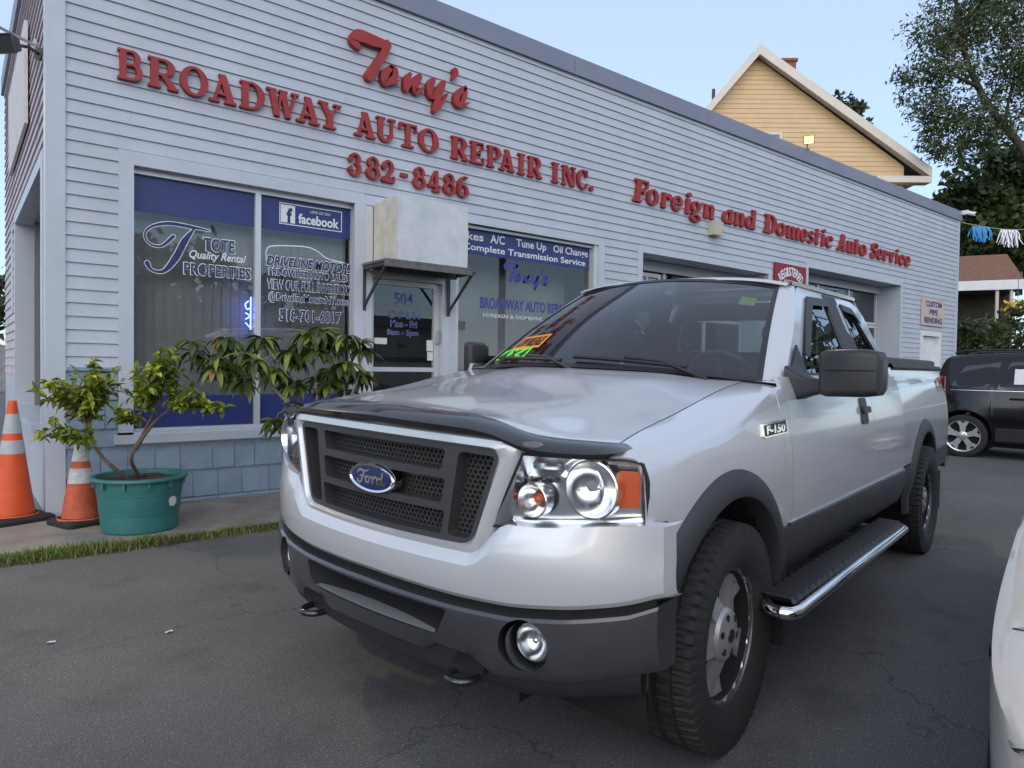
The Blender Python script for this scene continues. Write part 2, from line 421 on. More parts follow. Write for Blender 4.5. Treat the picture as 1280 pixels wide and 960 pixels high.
for xa, xb in ((1.262, 2.346), (2.402, 3.385)):
    for za, zb_ in ((2.722, 3.05), (.745, 1.04)):
        f = MB(); f.quad((xa, .097, za), (xb, .097, za), (xb, .097, zb_), (xa, .097, zb_)); f.build('blue_film', M['blue_film'], w1)
def outlined(mb, txt, x0, x1, z0, z1, y, bold=.012, shear=0., rim=.026, ref=None, grow=.008):
    mb.cm = 0; put_text(mb, txt, x0-grow, x1+grow, z0-grow, z1+grow, FX(y), bold+rim, shear, ref=ref)
    mb.cm = 1; put_text(mb, txt, x0, x1, z0, z1, FX(y-.002), bold, shear, ref=ref)
yl = .096
t = MB()
outlined(t, 'TOTE', 1.866, 2.157, 2.43, 2.555, yl); outlined(t, 'PROPERTIES', 1.695, 2.314, 2.19, 2.30, yl)
t.cm = 0; put_text(t, 'Quality Rental', 1.74, 2.27, 2.325, 2.425, FX(yl), .015, .3)
fnT = FX(yl); fnT2 = FX(yl-.002)           # the sweeping capital T
for path, w in (([(1.60, 2.53), (1.50, 2.43), (1.40, 2.44), (1.36, 2.52), (1.42, 2.60), (1.56, 2.645), (1.74, 2.64), (1.925, 2.625)], [.03, .02, .014, .014, .018, .03, .03, .008]),
                ([(1.78, 2.62), (1.70, 2.50), (1.62, 2.33), (1.52, 2.20), (1.42, 2.20), (1.38, 2.26)], [.012, .055, .06, .03, .018, .04])):
    t.cm = 0; put_stroke(t, path, [x+.014 for x in w], fnT, 0, 0); t.cm = 1; put_stroke(t, path, w, fnT2, 0, 0)
put = lambda *a, **k: outlined(t, *a, **k)
put('DRIVELINE MOTORS', 2.47, 3.41, 2.355, 2.455, yl, shear=.25, bold=.02); put('PRE-OWNED AUTO SALES', 2.50, 3.35, 2.262, 2.328, yl, bold=.02, rim=.03)
put('VIEW OUR FULL INVENTORY', 2.485, 3.40, 2.12, 2.215, yl); put('@DrivelineMotorsNY.com', 2.50, 3.36, 1.985, 2.085, yl); put('518-701-6817', 2.61, 3.28, 1.80, 1.92, yl)
t.cm = 0                                    # car outline over the dealer's name
put_stroke(t, [(2.47, 2.40), (2.47, 2.50), (2.52, 2.55), (2.70, 2.575), (2.90, 2.585), (3.02, 2.55), (3.12, 2.49), (3.30, 2.465), (3.42, 2.43), (3.44, 2.38)], [.012], FX(yl), 0, 0)
t.cm = 0                                    # social media badge
bx = lambda pts: t.quad(*[(p[0], .0935, p[1]) for p in pts])
def frame2(x0, x1, z0, z1, w, y):
    for a in ((x0, x1, z0, z0+w), (x0, x1, z1-w, z1), (x0, x0+w, z0+w, z1-w), (x1-w, x1, z0+w, z1-w)): t.quad((a[0], y, a[2]), (a[1], y, a[2]), (a[1], y, a[3]), (a[0], y, a[3]))
frame2(2.60, 3.285, 2.79, 3.01, .009, .0935); bx([(2.615, 2.81), (2.765, 2.81), (2.765, 2.99), (2.615, 2.99)])
put_text(t, 'facebook', 2.80, 3.25, 2.82, 2.925, FX(.0935), .03); put_text(t, 'LIKE US ON', 2.93, 3.15, 2.945, 2.972, FX(.0935), .01)
t.cm = 1; put_text(t, 'f', 2.675, 2.735, 2.812, 2.965, FX(.0925), .05)
t.build('window_lettering', [M['white_ink'], M['navy']], w1, clean=False)
# lit neon open sign hanging inside the window by the mullion
mat('neon_blue', (.1, .1, .9), .4, emit=(.12, .18, 1), estr=2.2)
t = MB(); put_stroke(t, [(2.315, 1.98), (2.285, 1.95), (2.30, 1.90), (2.33, 1.91)], [.014], FX(.16), 0, 0); put_stroke(t, [(2.29, 1.86), (2.33, 1.83), (2.29, 1.80)], [.014], FX(.16), 0, 0)
put_stroke(t, [(2.34, 2.02), (2.34, 1.70)], [.016], FX(.165), 0, 0); put_stroke(t, [(2.29, 1.76), (2.33, 1.72)], [.014], FX(.16), 0, 0)
t.build('neon_tube', M['neon_blue'], w1, clean=False)
# ---- entrance door
d = MB()
d.box((3.50, -.02, .02), (3.60, .14, 3.10)); d.box((4.53, .0, .02), (4.62, .14, 2.40)); d.box((3.60, .0, 2.33), (4.53, .14, 2.40)); d.box((3.60, .02, 2.72), (4.72, .14, 3.10)); d.box((3.60, .03, 2.40), (4.72, .1, 2.72))
dr = d.build('entrance_door', M['alu'], shop)
d = MB(); d.box((3.603, .06, .06), (3.66, .11, 2.325)); d.box((4.46, .06, .06), (4.527, .11, 2.325)); d.box((3.66, .06, 2.27), (4.46, .11, 2.325)); d.box((3.66, .06, 1.285), (4.46, .12, 1.335)); d.box((3.66, .06, .06), (4.46, .11, .26))
d.build('door_leaf', M['alu'], dr)
d = MB(); d.quad((3.66, .09, .26), (4.46, .09, .26), (4.46, .09, 2.27), (3.66, .09, 2.27)); d.build('glass_pane', M['pane'], dr)
d = MB(); d.box((4.47, .03, 1.62), (4.515, .06, 1.78)); d.build('door_lock', M['galv'], dr)
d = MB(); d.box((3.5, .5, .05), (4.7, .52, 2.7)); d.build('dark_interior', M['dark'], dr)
t = MB(); yl = .086
mat('blue_ink', (.05, .06, .30), .4)
for txt, x0, x1, z0, z1 in (('504', 3.93, 4.18, 2.06, 2.19), ('O P E N', 3.86, 4.27, 1.90, 1.985), ('Mon - Fri', 3.89, 4.23, 1.80, 1.87), ('8am - 5pm', 3.85, 4.25, 1.69, 1.765)): outlined(t, txt, x0, x1, z0, z1, yl, rim=.02, grow=.004)
t.build('window_lettering', [M['dull_ink'], M['blue_ink']], dr, clean=False)
for q in (((3.68, .08, 1.595), (3.84, .088, 1.665)), ((4.37, .08, 1.53), (4.455, .088, 1.66)), ((4.38, .078, 1.42), (4.455, .086, 1.52))):
    t = MB(); t.box(*q); t.build('paper_notice', M['pale_white'], dr)
# ---- second shop window
win = MB(); win.box((3.502, -.028, 3.103), (4.718, .1, 3.212)); win.box((4.72, -.028, 3.10), (7.25, 0, 3.20)); win.box((7.13, -.028, .63), (7.25, 0, 3.10)); win.box((4.72, -.05, .60), (7.27, 0, .70)); win.box((4.62, .0, .02), (4.72, .12, 3.1))
w2 = win.build('shop_window', M['trim'], shop)
f = MB()
for x0, x1 in ((4.72, 4.76), (7.06, 7.13)): f.box((x0, .0, .7), (x1, .12, 3.1))
for z0, z1 in ((.70, .73), (3.06, 3.1)): f.box((4.76, .04, z0), (7.06, .12, z1))
f.build('window_frame', M['alu'], w2)
f = MB(); f.quad((4.76, .10, .73), (7.06, .10, .73), (7.06, .10, 3.06), (4.76, .10, 3.06)); f.build('glass_pane', M['pane'], w2)
f = MB(); f.box((4.8, .75, .2), (7.2, .77, 3.2)); f.build('drawn_blind', M['blind'], w2)
f = MB(); f.quad((4.90, .097, 2.755), (7.06, .097, 2.755), (7.06, .097, 3.06), (4.90, .097, 3.06)); f.build('blue_film', M['blue_film'], w2)
t = MB(); t.cm = 0
for txt, x0, x1, z0, z1 in (('Brakes', 4.68, 5.19, 2.925, 3.025), ('A/C', 5.30, 5.53, 2.925, 3.035), ('Tune Up', 5.72, 6.24, 2.90, 3.03), ('Oil Change', 6.37, 7.03, 2.90, 3.03), ('Complete Transmission Service', 4.88, 6.98, 2.775, 2.885)):
    put_text(t, txt, x0, x1, z0, z1, FX(.094), .018)
t.cm = 1
put_text(t, 'BROADWAY AUTO REPAIR INC.', 5.153, 6.95, 2.09, 2.235, FX(.095), .03)
t.cm = 0; put_text(t, 'FOREIGN & DOMESTIC AUTO SERVICE', 5.2, 6.9, 1.985, 2.03, FX(.095), .01)
TONY = [([(3.39, 4.745), (3.325, 4.80), (3.385, 4.872), (3.548, 4.87), (3.727, 4.865)], [.05, .10, .13, .12, .09]), ([(3.72, 4.90), (3.70, 4.80), (3.60, 4.63), (3.515, 4.48)], [.06, .09, .09, .11]),
        ([(3.775, 4.64), (3.70, 4.56), (3.695, 4.475), (3.735, 4.463), (3.82, 4.545), (3.82, 4.635), (3.765, 4.652)], [.05, .09, .09, .06, .075, .06, .04]), ([(3.80, 4.48), (3.886, 4.535)], [.04, .012]),
        ([(4.01, 4.63), (3.965, 4.563), (3.962, 4.458)], [.05, .07, .06]), ([(3.962, 4.458), (4.031, 4.555), (4.135, 4.635)], [.06, .06, .07]), ([(4.13, 4.635), (4.08, 4.52), (4.10, 4.46), (4.201, 4.54)], [.07, .08, .07, .012]),
        ([(4.322, 4.655), (4.277, 4.581), (4.28, 4.485), (4.33, 4.475), (4.455, 4.65)], [.06, .085, .075, .06, .06]), ([(4.462, 4.66), (4.395, 4.496), (4.342, 4.305)], [.055, .085, .05]), ([(4.345, 4.305), (4.42, 4.396), (4.52, 4.55)], [.05, .05, .014]),
        ([(4.622, 4.84), (4.628, 4.80), (4.588, 4.735)], [.075, .065, .015]), ([(4.765, 4.68), (4.66, 4.573), (4.645, 4.489), (4.682, 4.458), (4.725, 4.49), (4.765, 4.605), (4.77, 4.66)], [.05, .08, .08, .06, .055, .06, .05]), ([(4.678, 4.452), (4.73, 4.46), (4.824, 4.515)], [.06, .045, .012])]
t.cm = 1
for path, w in TONY: put_stroke(t, [(5.53+(x-3.30)*.50, 2.39+(z-4.29)*.50) for x, z in path], [q*.5 for q in w], FX(.095), 0, 0, 4)
t.build('window_lettering', [M['white_ink'], M['blue_ink']], w2, clean=False)

# ---- garage bays
def bay(x0, x1, zt, cols, d=.50):
    mb = MB(); casing(mb, x0, x1, .02, zt, .10, .028); reveal(mb, x0+.09, x1-.09, .02, zt-.09, d)
    g = mb.build('garage_bay', M['trim'], shop)
    a0, a1 = x0+.10, x1-.10; zt2 = zt-.10; rows = 4; ph = (zt2-.08-.02)/rows
    fr = MB(); pn = MB(); gl = MB()
    fr.box((a0, d-.06, zt2-.16), (a1, d-.02, zt2))
    for r in range(rows):
        z0 = .02+r*ph; z1 = z0+ph-.012
        pn.box((a0, d, z0), (a1, d+.04, z0+.06)); pn.box((a0, d, z1-.06), (a1, d+.04, z1))
        for c in range(cols+1):
            xx = lerp(a0, a1-.07, c/cols); pn.box((xx, d+.001, z0+.06), (xx+.07, d+.041, z1-.06))
        if r in (1, 2, 3): gl.quad((a0, d+.025, z0+.06), (a1, d+.025, z0+.06), (a1, d+.025, z1-.06), (a0, d+.025, z1-.06))
        else: pn.box((a0+.07, d+.02, z0+.06), (a1-.07, d+.03, z1-.06))
    fr.build('door_header', M['trim'], g); dd = pn.build('overhead_door', M['alu'], g); gl.build('glass_pane', M['pane'], g)
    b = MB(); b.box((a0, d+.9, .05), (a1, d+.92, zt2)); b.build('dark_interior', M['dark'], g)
    return g
b1 = bay(7.97, 11.60, 3.21, 3)
b2 = bay(12.79, 17.14, 3.47, 3)
t = MB(); t.cm = 0; t.box((8.27, .49, 2.40), (9.12, .497, 2.92)); t.cm = 1; put_text(t, 'COMPUTER', 8.33, 9.07, 2.70, 2.86, FX(.487), .01); put_text(t, 'DIAGNOSTICS', 8.33, 9.07, 2.48, 2.62, FX(.487), .01)
t.cm = 2; t.box((9.40, .49, 2.45), (10.5, .497, 2.93)); t.cm = 0; put_text(t, 'TRANS', 9.72, 10.15, 2.68, 2.82, FX(.487), .02)
t.build('door_sign', [M['pale_white'], M['black_plastic'], mat('brown_sign', (.06, .03, .025), .5)], b1, clean=False)
# ---- small white door at the right end
mb = MB(); casing(mb, 18.22, 19.47, .02, 2.40, .12); reveal(mb, 18.34, 19.35, .02, 2.28, .12); mb.box((18.345, .08, .05), (19.345, .12, 2.27))
for zz in ((.2, .95), (1.1, 2.1)): mb.box((18.45, .07, zz[0]), (18.8, .085, zz[1])); mb.box((18.9, .07, zz[0]), (19.25, .085, zz[1]))
sdr = mb.build('side_door', M['pale_white'], shop); mb = MB(); mb.ball((18.43, .05, 1.0), .035); mb.build('door_handle', M['galv'], sdr, 40)
# ---- the end wall facing left: siding, wide window with deep sill, blank sign panel
fs = lambda a, d, z: (X0+.002+d, a, z)
SO = [(.16, 3.6, .80, 3.12), (1.59, 4.2, 3.75, 4.75)]
mb = MB(); clad(mb, .126, 6.05, 1.15, 5.3, [(.16, 3.6, .80, 3.12)], fs); mb.build('siding', M['warm_lit_siding'], shop, clean=False)
mb = MB(); mb.box((X0-.006, .126, .03), (X0+.1, 6.05, .79)); mb.box((X0-.006, 3.66, .79), (X0+.1, 6.05, 1.15)); mb.box((X0+.003, .126, 3.12), (X0+.1, 6.05, 5.3)); mb.box((X0+.003, 3.6, 1.15), (X0+.1, 6.05, 3.12)); mb.build('wall', M['trim'], shop)
mb = MB(); mb.box((X0-.03, .13, .80), (X0+.02, .26, 3.02)); mb.box((X0-.03, 3.5, .8), (X0+.02, 3.6, 3.02)); mb.box((X0-.03, .13, 3.02), (X0+.02, 3.6, 3.14)); mb.box((X0-.10, .127, .745), (X0+.19, 3.65, .807)); mb.box((X0+.02, .13, .8), (X0+.25, .16, 3.05))
mb.box((X0+.02, 3.5, .8), (X0+.25, 3.53, 3.05)); mb.box((X0+.02, .13, 3.02), (X0+.25, 3.53, 3.06)); mb.box((X0+.2, .2, .8), (X0+.24, .27, 3.02)); mb.box((X0+.2, 1.8, .8), (X0+.24, 1.87, 3.02)); mb.build('window_casing', M['trim'], shop)
mb = MB(); mb.quad((X0+.22, .16, .8), (X0+.22, 3.5, .8), (X0+.22, 3.5, 3.02), (X0+.22, .16, 3.02)); mb.build('glass_pane', M['pane'], shop)
mb = MB(); mb.box((X0-.03, 4.1, 2.0), (X0, 4.25, 3.05)); mb.box((X0-.03, 3.75, 3.0), (X0, 4.1, 3.05)); mb.box((X0-.015, .126, 5.3), (X0+.1, 6.12, 5.36)); mb.build('side_trim', M['trim'], shop)
mb = MB(); mb.box((X0-.05, -.055, 5.345), (X0+.25, 6.15, 5.585)); mb.build('coping', M['coping'], shop)

# ================================================================== red sign letters
def Rr(x0, y0, x1, y1): return [(x0, y0), (x1, y0), (x1, y1), (x0, y1)]
def ring(cx, cy, rx, ry, a0, a1, ts, tt, n=14):
    out = []
    for i in range(n):
        q = []
        for k in (i, i+1):
            a = R(a0+(a1-a0)*k/n); q.append(((cx+rx*math.cos(a), cy+ry*math.sin(a)), (cx+(rx-ts)*math.cos(a), cy+(ry-tt)*math.sin(a))))
        out.append([q[0][0], q[1][0], q[1][1], q[0][1]])
    return out
def bar(x0, y0, x1, y1, w): return [(x0-w/2, y0), (x0+w/2, y0), (x1+w/2, y1), (x1-w/2, y1)]
s, st = .085, .25
G = {
 'B': [Rr(.08, s, .08+st, 1-s), Rr(0, 0, .55, s), Rr(0, 1-s, .52, 1), Rr(.33, .47, .55, .555)]+ring(.50, .735, .36, .265, -90, 90, .22, .085)+ring(.52, .28, .42, .28, -90, 90, .24, .085),
 'R': [Rr(.08, s, .08+st, 1-s), Rr(0, 0, .42, s), Rr(0, 1-s, .50, 1), Rr(.33, .42, .5, .505), bar(.50, .45, .80, s, .24), Rr(.64, 0, 1, s)]+ring(.48, .71, .40, .29, -90, 90, .23, .085),
 'O': ring(.5, .5, .5, .52, 0, 360, .24, .09, 28), 'C': ring(.52, .5, .52, .52, 50, 310, .24, .09, 22)+[Rr(.80, .66, .90, 1.0), [(.70, .93), (.9, .80), (.9, .66), (.78, .66)], [(.80, .2), (.95, .28), (.90, .34), (.76, .14)]],
 'A': [bar(.20, s, .49, 1.0, .10), bar(.78, s, .47, 1.0, .26), Rr(.28, .26, .66, .34), Rr(0, 0, .38, s), Rr(.56, 0, 1, s)],
 'D': [Rr(.09, s, .09+st, 1-s), Rr(0, 0, .45, s), Rr(0, 1-s, .45, 1)]+ring(.42, .5, .57, .5, -90, 90, .26, .085, 20),
 'W': [bar(.17, 1-s, .32, 0, .17), bar(.44, 1-s, .32, 0, .07), bar(.49, 1-s, .65, 0, .17), bar(.85, 1-s, .65, 0, .07), Rr(0, 1-s, .30, 1), Rr(.36, 1-s, .62, 1), Rr(.74, 1-s, .97, 1)],
 'Y': [Rr(.38, s, .64, .5), bar(.22, 1-s, .50, .42, .24), bar(.84, 1-s, .54, .45, .10), Rr(.24, 0, .78, s), Rr(0, 1-s, .42, 1), Rr(.66, 1-s, 1, 1)],
 'U': [Rr(.10, .32, .34, 1-s), Rr(.74, .32, .84, 1-s), Rr(0, 1-s, .45, 1), Rr(.60, 1-s, .98, 1)]+ring(.47, .33, .37, .35, 180, 360, .20, .12),
 'T': [Rr(.37, s, .63, 1-s), Rr(.18, 0, .82, s), Rr(0, 1-s, 1, 1), Rr(0, .70, .09, 1-s), Rr(.91, .70, 1, 1-s)],
 'E': [Rr(.10, s, .38, 1-s), Rr(0, 0, .95, s), Rr(0, 1-s, .90, 1), Rr(.38, .46, .66, .54), Rr(.62, .36, .70, .64), Rr(.85, s, .95, .32), Rr(.81, .70, .90, 1-s)],
 'P': [Rr(.10, s, .37, 1-s), Rr(0, 0, .50, s), Rr(0, 1-s, .55, 1), Rr(.37, .40, .55, .485)]+ring(.50, .70, .46, .30, -90, 90, .25, .085),
 'I': [Rr(.25, s, .75, 1-s), Rr(0, 0, 1, s), Rr(0, 1-s, 1, 1)],
 'N': [Rr(.10, s, .20, 1-s), Rr(.80, 0, .90, 1-s), [(.08, 1), (.38, 1), (.90, 0), (.64, 0)], Rr(0, 0, .32, s), Rr(0, 1-s, .3, 1), Rr(.66, 1-s, 1, 1)],
 '.': ring(.5, .13, .5, .13, 0, 360, .5, .13),
 '3': ring(.48, .73, .40, .27, -80, 150, .24, .10)+ring(.46, .29, .46, .30, -150, 85, .26, .10)+ring(.16, .70, .15, .12, 0, 360, .15, .12)+ring(.13, .27, .14, .12, 0, 360, .14, .12),
 '8': ring(.5, .74, .40, .27, 0, 360, .22, .09, 22)+ring(.5, .28, .48, .29, 0, 360, .24, .09, 22),
 '2': ring(.46, .70, .42, .30, -30, 165, .25, .10)+[[(.0, .0), (.25, .0), (.87, .56), (.62, .62)], Rr(.0, .0, .92, .17), Rr(.85, .1, .95, .30)]+ring(.17, .68, .16, .13, 0, 360, .16, .13),
 '4': [Rr(.52, s, .78, 1), [(0, .26), (.13, .26), (.60, .94), (.52, 1)], Rr(0, .22, 1, .33), Rr(.36, 0, .94, s)],
 '6': ring(.5, .31, .48, .32, 0, 360, .24, .09, 22)+ring(.62, .48, .58, .54, 95, 200, .25, .10, 14)+[[(.55, 1.02), (.85, 1.0), (.85, .93), (.6, .92)]],
 '-': [Rr(0, .40, 1, .56)],
}
# bold lower case for the long sign: stems with wedge feet, swelling bowls
xh = .70
def stem(x, y0, y1, w=.26): return [[(x, y0), (x+w, y0), (x+w, y1), (x, y1)], [(x-.07, y1), (x+w*.6, y1), (x+w*.6, y1-.11), (x-.07, y1-.06)], [(x, y0), (x+w+.08, y0), (x+w+.08, y0+.06), (x+w*.4, y0+.10)]]
L_ = {
 'F': [Rr(.14, .0, .48, 1), Rr(.0, 0, .62, .10), Rr(.0, .90, 1, 1), Rr(.46, .46, .74, .56), Rr(.68, .36, .78, .66), Rr(.88, .66, 1, .92)],
 'D': [Rr(.12, .0, .42, 1), Rr(0, 0, .55, .10), Rr(0, .90, .55, 1)]+ring(.46, .5, .54, .5, -90, 90, .28, .10, 16),
 'A': [bar(.18, 0, .50, 1.0, .13), bar(.72, 0, .52, 1.0, .30), Rr(.25, .28, .7, .38), Rr(0, 0, .36, .09), Rr(.52, 0, 1, .09)],
 'S': ring(.50, .74, .46, .27, 20, 270, .28, .12, 16)+ring(.46, .27, .48, .28, -160, 90, .28, .12, 16)+[Rr(.84, .66, .96, .98), Rr(.0, .02, .12, .34)],
 'o': ring(.5, xh/2, .5, xh/2+.02, 0, 360, .30, .09, 20), 'c': ring(.54, xh/2, .54, xh/2+.02, 55, 310, .32, .09, 16)+ring(.82, .52, .18, .12, 0, 360, .18, .12, 10),
 'e': ring(.5, xh/2, .5, xh/2+.02, 0, 315, .30, .09, 18)+[Rr(.25, .31, .98, .39)], 'r': stem(.10, 0, xh, .34)+ring(.66, .50, .34, .20, 20, 180, .20, .16, 8)+ring(.82, .54, .18, .13, 0, 360, .18, .13, 10),
 'i': stem(.26, 0, xh, .44)+ring(.5, .90, .30, .11, 0, 360, .30, .11, 10), 'n': stem(.06, 0, xh-.02, .30)+stem(.60, 0, .50, .30)+ring(.60, .48, .30, .22, 0, 150, .28, .14, 10),
 'm': stem(.03, 0, xh-.02, .20)+stem(.40, 0, .50, .20)+stem(.76, 0, .50, .20)+ring(.42, .48, .18, .22, 0, 160, .17, .13, 8)+ring(.78, .48, .18, .22, 0, 160, .17, .13, 8),
 'a': stem(.60, 0, xh, .30)+ring(.40, .30, .40, .32, 60, 330, .27, .09, 16)+[Rr(.45, .58, .7, .68)], 'd': stem(.60, 0, 1.0, .30)+ring(.40, .32, .40, .34, 50, 325, .27, .09, 16)+[Rr(.45, .56, .7, .65)],
 'g': ring(.45, .42, .42, .27, 0, 360, .25, .08, 16)+[[(.70, .58), (1.0, .70), (1.0, .60), (.78, .50)], [(.10, .08), (.30, .20), (.42, .16), (.20, .02)]]+ring(.50, -.13, .46, .20, 0, 360, .20, .09, 18),
 't': stem(.22, 0, .92, .40)+[Rr(.0, .60, .95, .70)], 'u': stem(.10, .06, xh, .28)+stem(.62, 0, xh, .28)+ring(.42, .20, .32, .22, 185, 340, .24, .14, 10),
 's': ring(.50, .52, .44, .19, 20, 270, .26, .09, 12)+ring(.48, .19, .46, .20, -160, 90, .26, .09, 12), 'v': [bar(.25, xh, .52, 0, .34), bar(.82, xh, .52, 0, .14), Rr(0, xh-.08, .46, xh), Rr(.62, xh-.08, 1, xh)],
}
def letters(root, items, z0, h, glyphs, shear=0., depth=.030):
    for ch, x0, x1 in items:
        mb = MB()
        for i, poly in enumerate(glyphs[ch]):
            dd = -.030-depth-.0004*i
            mb.prism([[(x0+p[0]*(x1-x0)+shear*p[1]*h, z0+p[1]*h) for p in poly]], lambda p, d: (p[0], d, p[1]), -.016, dd)
        mb.build('letter', M['red_letter'], root, clean=False)
sg = thing('sign_lettering', 'red slab serif capitals BROADWAY AUTO REPAIR INC. mounted on the siding', 'sign', (1.1, 0, 3.82), group='red lettering on the siding')
letters(sg, [('B', 1.116, 1.326), ('R', 1.357, 1.61), ('O', 1.618, 1.865), ('A', 1.873, 2.124), ('D', 2.156, 2.395), ('W', 2.411, 2.749), ('A', 2.717, 2.963), ('Y', 2.949, 3.199), ('A', 3.355, 3.605), ('U', 3.613, 3.853), ('T', 3.901, 4.123), ('O', 4.150, 4.415),
            ('R', 4.597, 4.846), ('E', 4.872, 5.089), ('P', 5.127, 5.345), ('A', 5.319, 5.561), ('I', 5.615, 5.732), ('R', 5.784, 6.024), ('I', 6.200, 6.320), ('N', 6.381, 6.63), ('C', 6.66, 6.87), ('.', 6.905, 6.975)], 3.825, .262, G)
sg = thing('sign_lettering', 'red phone number 382-8486 mounted on the siding above the plywood box', 'sign', (3.3, 0, 3.37), group='red lettering on the siding')
letters(sg, [('3', 3.285, 3.45), ('8', 3.493, 3.663), ('2', 3.688, 3.853), ('-', 3.925, 4.012), ('8', 4.078, 4.252), ('4', 4.285, 4.455), ('8', 4.487, 4.662), ('6', 4.683, 4.854)], 3.385, .245, G)
sg = thing('sign_lettering', 'red letters Foreign and Domestic Auto Service running above the garage bays', 'sign', (7.7, 0, 3.83), group='red lettering on the siding')
letters(sg, [('F', 7.80, 8.10), ('o', 8.09, 8.36), ('r', 8.43, 8.66), ('e', 8.68, 8.94), ('i', 8.99, 9.18), ('g', 9.15, 9.44), ('n', 9.50, 9.79), ('a', 10.02, 10.32), ('n', 10.36, 10.66), ('d', 10.69, 11.0), ('D', 11.27, 11.66), ('o', 11.67, 11.98), ('m', 12.03, 12.47), ('e', 12.49, 12.77), ('s', 12.78, 13.02),
            ('t', 13.05, 13.24), ('i', 13.28, 13.47), ('c', 13.48, 13.74), ('A', 13.95, 14.33), ('u', 14.34, 14.65), ('t', 14.66, 14.87), ('o', 14.89, 15.21), ('S', 15.43, 15.70), ('e', 15.71, 16.0), ('r', 16.02, 16.28), ('v', 16.30, 16.58), ('i', 16.63, 16.80), ('c', 16.82, 17.10), ('e', 17.13, 17.42)], 3.835, .335, L_, shear=.14)
sg = thing('sign_lettering', "big red brush script reading Tony's, highest lettering on the wall", 'sign', (3.3, 0, 4.3), group='red lettering on the siding')
for part in (TONY[:2], TONY[2:4], TONY[4:7], TONY[7:10], TONY[10:11], TONY[11:]):
    mb = MB()
    for i, (path, w) in enumerate(part): put_stroke(mb, path, w, lambda p, d: (p[0], d, p[1]), -.016, -.085-.0006*i)
    mb.build('letter', M['red_letter'], sg, clean=False)

# ================================================================== things fixed to the wall
bxr = thing('plywood_box', 'weathered pale plywood box jutting out over the entrance door on a bracketed shelf', 'box', (4.05, 0, 2.4))
mb = MB(); y = -.553; a0, a1, z0, z1 = 3.61, 4.50, 2.462, 3.125
mb.cm = 0; mb.box((a0, y, z0), (a1, y+.018, z1)); mb.cm = 1; mb.box((a0, y+.018, z0), (a0+.018, -.018, z1)); mb.cm = 0; mb.box((a1-.018, y+.018, z0), (a1, -.018, z1)); mb.box((a0, y, z1), (a1, -.018, z1+.012))
mb.box((4.325, y-.004, z0), (4.333, y, 2.78)); mb.build('plywood_panel', [M['plywood'], M['plywood_edge']], bxr)
mb = MB(); mb.box((3.47, -.57, 2.435), (4.56, -.018, 2.46)); mb.box((3.47, -.57, 2.38), (4.56, -.53, 2.434)); mb.box((3.5, -.50, 2.39), (4.5, -.46, 2.434)); mb.box((3.5, -.20, 2.37), (4.6, -.16, 2.434)); mb.build('shelf', M['old_wood'], bxr)
for x in (3.50, 4.60):
    mb = MB(); mb.box((x-.02, -.03, 1.95), (x+.02, -.018, 2.42)); mb.box((x-.02, -.55, 2.395), (x+.02, -.03, 2.43)); mb.tube([(x, -.03, 2.0), (x, -.50, 2.40)], .018, 6); mb.build('bracket', M['iron'], bxr)
rs = thing('wall_sign', 'dark red sign with arched white word REGISTERED fixed between the garage bays', 'sign', (12.2, 0, 2.6))
mb = MB(); mb.box((11.66, -.05, 2.50), (12.76, -.022, 3.345)); mb.build('board', M['sign_red'], rs)
mb = MB()
for i, ch in enumerate('REGISTERED'):       # letters on an arc
    a = R(128-i*76/9); cx, cz = 12.21+.60*math.cos(a), 2.62+.60*math.sin(a); rot = a-pi/2; hw = .030 if ch == 'I' else .045
    vs, fcs = text2d(ch, .03); mx = max(v[0] for v in vs); mn = min(v[0] for v in vs); my = max(v[1] for v in vs)
    mb.add([(cx+((v[0]-mn)/(mx-mn)-.5)*2*hw*math.cos(rot)-(v[1]/my-.5)*.16*math.sin(rot), -.054, cz+((v[0]-mn)/(mx-mn)-.5)*2*hw*math.sin(rot)+(v[1]/my-.5)*.16*math.cos(rot)) for v in vs], fcs)
put_text(mb, 'STATE OF NEW YORK', 11.78, 12.64, 2.82, 2.93, FX(-.054), .02); put_text(mb, 'NO.', 11.98, 12.16, 2.98, 3.06, FX(-.054), .02); put_text(mb, 'MOTOR VEHICLE', 11.8, 12.62, 2.68, 2.77, FX(-.054), .02); put_text(mb, 'REPAIR SHOP', 11.9, 12.5, 2.55, 2.64, FX(-.054), .02)
mb.build('lettering', M['white_ink'], rs, clean=False)
rs = thing('wall_sign', 'tan sign with purple words CUSTOM PIPE BENDING above the small white door', 'sign', (18.85, 0, 2.5))
mb = MB(); mb.box((18.19, -.05, 2.53), (19.52, -.022, 3.19)); mb.build('board', M['sign_tan'], rs)
mb = MB(); put_text(mb, 'CUSTOM', 18.38, 19.36, 2.985, 3.13, FX(-.054), .04); put_text(mb, 'PIPE', 18.62, 19.12, 2.79, 2.93, FX(-.054), .04); put_text(mb, 'BENDING', 18.32, 19.40, 2.585, 2.735, FX(-.054), .04)
mb.build('lettering', M['sign_purple'], rs, clean=False)
al = thing('alarm_box', 'small cream alarm siren box on the siding below the word Foreign', 'alarm', (9.8, 0, 3.6))
mb = MB(); mb.box((9.68, -.14, 3.575), (9.92, -.016, 3.80)); mb.build('housing', mat('cream', (.50, .47, .36), .5), al); mb = MB(); mb.lathe([(.0, -.01), (.045, -.01), (.06, .03), (.05, .03), (.03, .0)], (9.935, -.08, 3.70), (1, 0, 0), 14); mb.box((9.92, -.12, 3.66), (9.94, -.04, 3.74)); mb.build('horn', M['cream'], al, 30)

